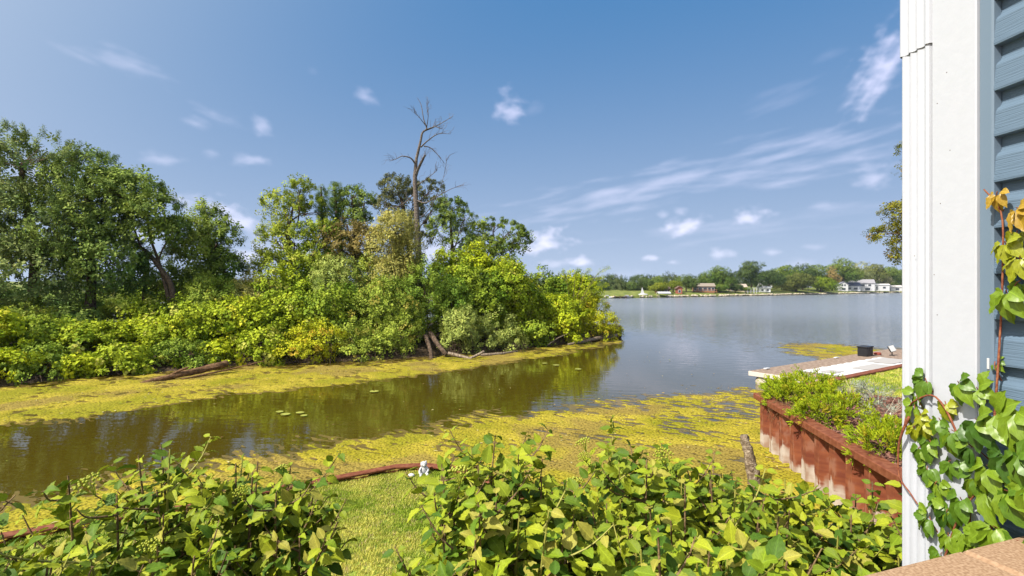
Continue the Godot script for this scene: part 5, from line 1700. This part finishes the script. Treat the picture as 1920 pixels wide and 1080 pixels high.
func build_near_shrubs() -> void:
	near_leaves = [leaf_mesh(0.18, 0.25, 1), leaf_mesh(0.4, 0.35, 2), leaf_mesh(-0.05, 0.5, 3), leaf_mesh(0.28, 0.12, 4)]
	var tx := leaf_texture(5, 0.42, 8)
	for c in [Color(0.10, 0.2, 0.02), Color(0.16, 0.28, 0.022), Color(0.27, 0.39, 0.024), Color(0.4, 0.5, 0.028), Color(0.48, 0.54, 0.035), Color(0.5, 0.47, 0.08)]:
		var m := leaf_mat(0.55, 0.4, 0.27)
		m.vertex_color_use_as_albedo = false
		m.albedo_color = c.linear_to_srgb()
		m.albedo_texture = tx
		near_mats.append(m)
	near_many = leaf_mat(0.55, 0.4, 0.27)
	near_many.albedo_texture = tx
	var berry := MB.new()
	for i in 30:
		var a := i * 2.4
		var rr := 0.042 * sqrt(i / 30.0)
		var h := 0.05 + 0.014 * (1.0 - i / 30.0) + rng.randf_range(-0.006, 0.006)
		berry.ball(Vector3(cos(a) * rr, h, sin(a) * rr), Vector3.ONE * 0.0048, Basis(), 6, 4)
		if i % 3 == 0:
			berry.tube([Vector3(0, 0.0, 0), Vector3(cos(a) * rr * 0.5, h * 0.6, sin(a) * rr * 0.5), Vector3(cos(a) * rr, h, sin(a) * rr)], [0.0016, 0.0012, 0.001], 4)
	var bmesh := berry.mesh()
	var bmat := mat(Color(0.30, 0.33, 0.03), 0.5, 0.4)
	var twig := mottled([[0.3, Color(0.1, 0.06, 0.03)], [0.7, Color(0.24, 0.165, 0.08)]], 6.0, 0.85, 0.1, 0.03, 70)
	var green_twig := mat(Color(0.27, 0.26, 0.05), 0.6)
	# x, z, half width, half depth, height at the middle, stems
	for q in [
		[-2.35, -2.2, 0.7, 0.75, 2.52, 24, "viburnum shrub in the near left corner with broad pale leaves"],
		[-1.4, -2.25, 0.52, 0.65, 2.94, 27, "viburnum shrub right of the left corner one, beside the lawn gap"],
		[-0.05, -2.25, 0.42, 0.65, 2.95, 27, "viburnum shrub bordering the lawn gap on its right"],
		[0.75, -2.5, 0.55, 0.75, 2.88, 28, "tallest viburnum shrub in the middle of the right hedge"],
		[1.35, -2.7, 0.5, 0.7, 2.62, 24, "viburnum shrub in front of the weathered stump"],
		[0.6, -1.65, 0.6, 0.3, 2.93, 16, "lowest viburnum shrub close to the parapet cap"],
		[-1.5, -1.42, 0.45, 0.28, 3.02, 13, "viburnum shrub lowest at the left corner with the largest leaves"],
		[1.8, -2.5, 0.42, 0.55, 2.62, 18, "viburnum shrub reaching the white downspout's foot"],
	]:
		var o := base("viburnum", Vector3(q[0], 0.45, q[1]))
		tag(o, q[6], "shrub", "viburnum shrubs under the terrace")
		var leaves := []          # [transform]
		var berries := []
		for s in q[5]:
			var a: float = s * 2.4 + rng.randf()
			var rr := sqrt((s + 0.5) / q[5])
			var tip := Vector3(cos(a) * rr * q[2], q[4] - 0.45 - rr * rr * 0.32 + rng.randf_range(-0.14, 0.12), sin(a) * rr * q[3])
			if rng.randf() < 0.1:
				tip.y += rng.randf_range(0.04, 0.12)
			var foot := Vector3(tip.x * 0.35, -0.05, tip.z * 0.35)
			var mid := foot.lerp(tip, 0.5) + Vector3(rng.randf_range(-0.08, 0.08), 0, rng.randf_range(-0.08, 0.08)) - Vector3(tip.x, 0, tip.z) * 0.08
			var path := smooth_path([foot, mid, foot.lerp(tip, 0.8) + rand_dir() * 0.03, tip], 4)
			var m := MB.new()
			m.tube(path, ramp_list([0.013, 0.009, 0.006, 0.003], path.size()), 6)
			var shoots := [[path, 0.58, 0.05]]
			for k in 5:
				var t := rng.randf_range(0.6, 0.93)
				var from: Vector3 = path[int(t * (path.size() - 1))]
				var b := rng.randf() * TAU
				var len_ := rng.randf_range(0.14, 0.36)
				var to := from + Vector3(cos(b) * 0.75, rng.randf_range(0.35, 0.95), sin(b) * 0.75).normalized() * len_
				to.y = minf(to.y, tip.y + 0.05)
				var sp := smooth_path([from, from.lerp(to, 0.5) + Vector3(cos(b), -0.3, sin(b)) * 0.03, to], 4)
				m.tube(sp, ramp_list([0.005, 0.002], sp.size()), 5)
				shoots.append([sp, 0.15, 0.044])
			for sh in shoots:
				var pth: Array = sh[0]
				var total := 0.0
				for k in pth.size() - 1:
					total += (pth[k] as Vector3).distance_to(pth[k + 1])
				var at: float = total * sh[1]
				var turn := rng.randf() * TAU
				while at < total + 0.01:
					var left := minf(at, total - 0.001)
					var k := 0
					while k < pth.size() - 2 and left > (pth[k] as Vector3).distance_to(pth[k + 1]):
						left -= (pth[k] as Vector3).distance_to(pth[k + 1])
						k += 1
					var seg := (pth[k + 1] as Vector3) - (pth[k] as Vector3)
					var pos: Vector3 = (pth[k] as Vector3) + seg.normalized() * left
					var ax := seg.normalized()
					var e1 := ax.cross(Vector3.RIGHT if absf(ax.x) < 0.8 else Vector3.UP).normalized()
					var e2 := ax.cross(e1)
					for half in 2:
						if rng.randf() < 0.06:
							continue
						var g := turn + half * PI + rng.randf_range(-0.3, 0.3)
						var side := (e1 * cos(g) + e2 * sin(g))
						var dir := (side + ax * rng.randf_range(0.1, 0.6) + Vector3.DOWN * rng.randf_range(-0.1, 0.35)).normalized()
						var near_tip := clampf((total - at) / 0.12, 0.0, 1.0)
						var size := rng.randf_range(0.052, 0.1) * lerpf(0.6, 1.0, near_tip)
						var pet := size * 0.18
						var up := (Vector3.UP * 0.5 + SUN * 0.75 + side * 0.25 + rand_dir() * 0.5)
						m.tube([pos, pos + dir * pet], [0.0016, 0.0013], 4)
						leaves.append(Transform3D(frame(dir, up).scaled(Vector3.ONE * size), pos + dir * pet))
					turn += PI / 2
					at += sh[2] * rng.randf_range(0.75, 1.2)
				if rng.randf() < 0.025:
					berries.append([pth[-1], (pth[-1] - pth[-2]).normalized()])
			put("stem", m.mesh(), twig if s % 4 else green_twig, o)
		var eye := Vector3(0, 3.7, 0) - o.position
		leaves.sort_custom(func(x, y): return x.origin.distance_squared_to(eye) < y.origin.distance_squared_to(eye))
		var rest := [Copies.new(), Copies.new(), Copies.new(), Copies.new()]
		for i in leaves.size():
			var tone := rng.randf()
			if i < 290:
				put("leaf", near_leaves[i % 4], near_mats[mini(int(pow(tone, 0.85) * 6.0), 5)], o, leaves[i])
			else:
				rest[i % 4].put(leaves[i].basis, leaves[i].origin, Color(0.10, 0.2, 0.02).lerp(Color(0.5, 0.56, 0.035), tone))
		for k in 4:
			if rest[k].b.size():
				scatter("leaves", rest[k].multi(near_leaves[k]), near_many, o)
		for b in berries:
			put("berry_cluster", bmesh, bmat, o, Transform3D(frame(b[1] + Vector3.UP * 0.7, rand_dir()).scaled(Vector3.ONE * rng.randf_range(0.8, 1.35)), b[0]))

# ---------------------------------------------------------------- creeper on the house
func build_creeper() -> void:
	var tx := leaf_texture(8, 0.7, 7)
	var lf := [leaf_mesh(0.12, 0.3, 11, 8), leaf_mesh(0.3, 0.2, 12, 8), leaf_mesh(0.45, 0.45, 13, 8)]
	var tone := {}
	for c in [["g", Color(0.15, 0.29, 0.02)], ["d", Color(0.08, 0.19, 0.02)], ["y", Color(0.44, 0.48, 0.02)], ["o", Color(0.6, 0.38, 0.035)], ["b", Color(0.27, 0.42, 0.025)]]:
		var m := leaf_mat(0.4, 0.5, 0.5)
		m.vertex_color_use_as_albedo = false
		m.albedo_color = c[1].linear_to_srgb()
		m.albedo_texture = tx
		tone[c[0]] = m
	var o := base("creeper", WALL_AT + Vector3(0, 3.7, 0), wall_basis())
	tag(o, "five-leaved creeper climbing the white board and blue siding", "vine")
	var red := mottled([[0.3, Color(0.16, 0.04, 0.025)], [0.7, Color(0.3, 0.12, 0.05)]], 8.0, 0.7, 0.0, 0.03, 80)
	# x, y on the wall, distance out, leaflet length, turn, tone
	var spots := [
		[0.055, 0.253, 0.05, 0.042, 3.0, "o"], [0.109, 0.203, 0.06, 0.055, 2.6, "o"], [0.081, 0.120, 0.06, 0.062, 2.9, "y"], [0.118, 0.081, 0.06, 0.06, 3.3, "y"], [0.087, 0.147, 0.03, 0.05, 2.8, "y"], [0.085, -0.005, 0.06, 0.072, 3.1, "b"],
		[0.032, -0.196, 0.03, 0.022, 2.0, "g"], [0.095, 0.020, 0.03, 0.05, 3.6, "g"],
		[-0.154, -0.272, 0.05, 0.062, 3.9, "g"], [-0.034, -0.259, 0.07, 0.062, 2.2, "g"], [0.009, -0.268, 0.06, 0.06, 1.8, "b"],
		[-0.194, -0.326, 0.04, 0.055, 4.0, "g"], [-0.191, -0.360, 0.05, 0.055, 3.5, "b"], [-0.149, -0.400, 0.06, 0.05, 3.2, "y"], [-0.091, -0.376, 0.07, 0.06, 3.0, "g"], [-0.043, -0.397, 0.08, 0.07, 3.4, "g"], [-0.188, -0.425, 0.05, 0.05, 3.4, "y"],
		[-0.169, -0.483, 0.05, 0.055, 3.1, "g"],
		[0.033, -0.347, 0.09, 0.085, 2.5, "d"], [0.079, -0.319, 0.09, 0.09, 1.9, "b"], [0.119, -0.305, 0.08, 0.09, 2.8, "b"], [0.143, -0.400, 0.1, 0.09, 3.0, "g"], 
		[0.022, -0.422, 0.09, 0.08, 4.4, "d"], [0.063, -0.460, 0.09, 0.085, 3.4, "b"], [0.023, -0.501, 0.08, 0.075, 3.9, "g"], [-0.146, -0.536, 0.05, 0.06, 3.3, "g"], [-0.116, -0.570, 0.05, 0.055, 2.9, "b"], [-0.111, -0.623, 0.05, 0.055, 3.4, "g"],
		[-0.027, -0.580, 0.07, 0.07, 3.3, "g"], [-0.140, -0.685, 0.05, 0.06, 3.7, "g"], [-0.072, -0.700, 0.06, 0.065, 3.1, "b"], [-0.015, -0.666, 0.07, 0.07, 2.8, "b"], [0.079, -0.610, 0.09, 0.085, 3.2, "b"], [0.115, -0.503, 0.1, 0.09, 2.7, "g"], [0.097, -0.675, 0.09, 0.085, 3.1, "g"], [-0.091, -0.767, 0.06, 0.07, 3.2, "g"], [-0.025, -0.780, 0.07, 0.07, 3.2, "b"],
		[0.155, -0.350, 0.08, 0.09, 3.1, "g"], [0.107, -0.413, 0.09, 0.085, 3.4, "d"], [0.051, -0.529, 0.08, 0.08, 2.8, "b"], [-0.140, -0.454, 0.05, 0.058, 3.2, "g"], [0.042, -0.652, 0.08, 0.08, 3.3, "b"], [-0.077, -0.635, 0.055, 0.06, 3.6, "d"], [0.135, -0.619, 0.09, 0.085, 2.9, "g"], [0.163, -0.469, 0.09, 0.09, 3.0, "b"], [-0.072, -0.492, 0.05, 0.05, 3.3, "g"], [-0.091, -0.328, 0.05, 0.05, 3.0, "y"], [-0.163, -0.379, 0.06, 0.045, 2.7, "y"],
	]
	for s in spots:
		var at := Vector3(s[0], s[1], s[2])
		var facing := (Vector3(rng.randf_range(-0.35, 0.35) + 0.25, rng.randf_range(0.25, 0.75), 1.0)).normalized()
		var down: float = s[4] + rng.randf_range(-0.25, 0.25)
		for k in 5:
			var a := down + (k - 2) * 0.62 + rng.randf_range(-0.12, 0.12)
			var d := Vector3(sin(a), cos(a), 0.0)
			d = (d + facing * rng.randf_range(-0.15, 0.35)).normalized()
			var size: float = s[3] * 1.1 * (1.0 - 0.13 * absf(k - 2)) * rng.randf_range(0.9, 1.1)
			var o2 := put("leaf", lf[(k + int(s[1] * 50.0)) % 3 if s[1] > 0 else k % 3], tone[s[5] if rng.randf() < 0.8 else ("b" if s[5] in ["g", "d"] else s[5])], o, Transform3D(frame(d, facing + rand_dir() * 0.25).scaled(Vector3(0.68, 1.0, 1.0) * size), at + d * 0.01))
		var pet := MB.new()
		var b := Vector3(at.x + rng.randf_range(-0.02, 0.02), at.y - 0.05, 0.03 if s[0] < 0.0 else 0.02)
		pet.tube(smooth_path([b, b.lerp(at, 0.5) + Vector3(0, 0.012, 0.01), at], 3), ramp_list([0.0017, 0.0012], 7), 5)
		put("leaf_stalk", pet.mesh(), red, o)
	for st in [
		[[0.06, -1.3, 0.03], [0.05, -0.9, 0.04], [0.03, -0.62, 0.04], [0.045, -0.4, 0.05], [0.05, -0.1, 0.035], [0.06, 0.08, 0.04], [0.055, 0.2, 0.04], [0.02, 0.265, 0.05]],
		[[0.02, -1.2, 0.04], [-0.02, -0.8, 0.05], [-0.01, -0.55, 0.06], [-0.05, -0.4, 0.06], [-0.11, -0.32, 0.06], [-0.17, -0.34, 0.06], [-0.215, -0.38, 0.05], [-0.22, -0.45, 0.06]],
		[[-0.2, -0.4, 0.06], [-0.225, -0.47, 0.065], [-0.24, -0.53, 0.06], [-0.235, -0.6, 0.06], [-0.2, -0.64, 0.055], [-0.17, -0.66, 0.06]],
		[[-0.08, -1.3, 0.05], [-0.1, -0.9, 0.055], [-0.06, -0.7, 0.06], [0.0, -0.58, 0.07], [0.06, -0.5, 0.08]],
	]:
		var pts := []
		for q in st:
			pts.append(Vector3(q[0], q[1], q[2]))
		var path := smooth_path(pts, 4)
		var m := MB.new()
		m.tube(path, ramp_list([0.0045, 0.0028, 0.0018], path.size()), 6, Color.WHITE, 0.1)
		put("vine_stem", m.mesh(), red, o)

# ---------------------------------------------------------------- logs and other small things
func wood(called: String, label: String, category: String, pieces: Array, material: Material) -> void:
	var o := base(called)
	tag(o, label, category)
	for i in pieces.size():
		var pts := []
		var rad := []
		for q in pieces[i]:
			pts.append(Vector3(q[0], q[1], q[2]))
			rad.append(q[3])
		var path := smooth_path(pts)
		var m := MB.new()
		m.tube(path, ramp_list(rad, path.size()), 12, Color.WHITE, 0.2, i + 2)
		put("log_trunk" if i == 0 else "branch", m.mesh(), material, o)

func build_small_things() -> void:
	wood("fallen_log", "brown fallen log sloping from the island bank into the algae", "log", [
		[[-14.45, -0.02, -19.9, 0.06], [-14.0, 0.08, -20.3, 0.1], [-13.4, 0.2, -20.9, 0.13], [-12.7, 0.34, -21.8, 0.15], [-12.4, 0.42, -22.3, 0.14]],
		[[-13.8, 0.14, -20.5, 0.05], [-13.45, 0.36, -20.75, 0.045], [-13.2, 0.46, -20.9, 0.04]],
		[[-13.3, 0.03, -20.6, 0.025], [-12.7, 0.12, -21.2, 0.035], [-12.2, 0.2, -21.9, 0.03], [-11.6, 0.32, -22.3, 0.02], [-10.9, 0.5, -22.6, 0.012]]], mats.log)
	wood("leaning_root", "upright bare root standing in the algae below the dark hollow", "root", [
		[[-4.2, -0.2, -26.9, 0.11], [-4.3, 0.3, -27.1, 0.1], [-4.5, 0.7, -27.6, 0.12], [-4.8, 1.05, -28.4, 0.13]]], mats.bark)
	wood("slanting_root", "thick slanting root right of the upright bare root", "root", [
		[[-3.5, 0.15, -27.4, 0.11], [-3.9, 0.5, -27.7, 0.12], [-4.25, 0.8, -28.3, 0.13], [-4.6, 1.15, -28.9, 0.14]]], mats.bark)
	wood("driftwood", "pale forked driftwood lying at the waterline below the roots", "driftwood", [
		[[-3.4, 0.22, -27.3, 0.09], [-2.9, 0.12, -27.2, 0.09], [-2.3, 0.02, -26.9, 0.08], [-2.1, 0.0, -26.8, 0.06]],
		[[-2.2, 0.02, -26.85, 0.06], [-1.8, 0.17, -27.0, 0.075], [-1.5, 0.32, -27.3, 0.06]],
		[[-1.7, 0.05, -27.9, 0.09], [-0.8, 0.05, -28.3, 0.08], [0.3, 0.04, -29.6, 0.05]]], mats.drift)
	wood("point_log", "bare log lying along the water at the island's point", "log", [
		[[3.6, 0.05, -33.0, 0.07], [4.8, 0.12, -34.3, 0.11], [6.2, 0.2, -36.0, 0.14], [7.4, 0.22, -37.1, 0.16], [7.9, 0.3, -37.4, 0.1]],
		[[5.6, 0.14, -35.1, 0.05], [5.0, 0.4, -34.9, 0.035], [4.4, 0.7, -35.0, 0.02]],
		[[2.2, 0.1, -32.0, 0.03], [2.9, 0.5, -32.6, 0.03], [3.8, 0.75, -33.6, 0.02]]], mats.drift)
	# weathered stump
	var s := base("stump", Vector3(4.45, -0.3, -9.6))
	tag(s, "weathered leaning stump post standing in the algae by the tall seawall", "stump")
	var m := MB.new()
	var path := smooth_path([Vector3(0.12, 0, 0), Vector3(0.08, 0.45, 0), Vector3(0.0, 0.9, -0.03), Vector3(-0.09, 1.22, -0.05)])
	m.tube(path, ramp_list([0.115, 0.105, 0.09, 0.07], path.size()), 14, Color.WHITE, 0.35, 9)
	put("post_body", m.mesh(), mats.drift, s)
	# lily pads
	var pad := MB.new()
	var c := pad.p(Vector3(0, 0.004, 0))
	for k in 15:
		var a := 0.2 + (TAU - 0.4) * k / 14.0
		pad.p(Vector3(cos(a), 0.0, sin(a)))
		if k > 0:
			pad.tri(c, c + k + 1, c + k)
	var pm := pad.mesh()
	var pmat := mat(Color(0.3, 0.31, 0.06), 0.4)
	for q in [
		[-6.6, -14.9, 0.14, "largest lily pad of the small cluster in the brown channel"], [-6.25, -15.1, 0.12, "lily pad touching the right side of the cluster's largest pad"], [-6.9, -15.2, 0.11, "leftmost lily pad of the small channel cluster"], [-6.0, -14.75, 0.1, "smallest, rightmost lily pad of the small channel cluster"],
		[-4.9, -18.2, 0.16, "single lily pad below the far algae band's middle"], [2.1, -24.4, 0.17, "larger lily pad below the island's bushes near the point"], [1.6, -25.0, 0.14, "smaller lily pad just left of the larger one near the point"], [3.0, -23.2, 0.15, "lily pad farthest right in the open channel"]]:
		tag(put("lily_pad", pm, pmat, self, Transform3D(Basis(Vector3.UP, rng.randf() * TAU).scaled(Vector3(q[2], 1.0, q[2])), Vector3(q[0], 0.035, q[1]))), q[3], "lily pad", "lily pads on the channel")
	# the tree whose twigs show past the downspout
	var t := base("side_tree", Vector3(17.3, 1.08, -19.0))
	tag(t, "tree whose leafy twigs reach out past the white downspout", "tree")
	var tm := MB.new()
	tm.tube(smooth_path([Vector3(0, -0.3, 0), Vector3(0.1, 3, 0), Vector3(-0.1, 5.5, 0), Vector3(0, 8.5, 0)]), ramp_list([0.26, 0.22, 0.15, 0.06], 13), 10, Color.WHITE, 0.12)
	put("trunk", tm.mesh(), mats.bark, t)
	var lobes := [[0.3, 7.4, 0.0, 2.4, 1.8, 2.2], [-2.9, 5.25, 0.2, 0.75, 0.5, 0.7], [-3.6, 4.6, 0.3, 0.55, 0.28, 0.5], [-1.9, 5.6, 0.1, 0.9, 0.6, 0.8], [-2.85, 3.9, 0.2, 0.42, 0.36, 0.4], [1.8, 5.2, 0.0, 1.6, 1.4, 1.6], [0.2, 5.2, -1.2, 1.4, 1.2, 1.2], [-2.9, 7.65, 0.2, 0.12, 0.1, 0.2]]
	var lm := MB.new()
	for l in lobes:
		var e := Vector3(l[0], l[1], l[2])
		limb(lm, Vector3(0, l[1] - 0.9, 0), e, 0.06, 0.02, 0.08)
		for k in 8:
			limb(lm, Vector3(0, l[1] - 0.9, 0).lerp(e, 0.8), e + rand_dir() * Vector3(l[3], l[4], l[5]), 0.014, 0.006, 0.1, 4)
	put("branches", lm.mesh(), mats.bark, t)
	foliage(t, lobes, "small", [Color(0.08, 0.11, 0.015), Color(0.24, 0.23, 0.03), Color(0.3, 0.2, 0.04)], 1.4, -0.2, 0.5, "crown", 8)
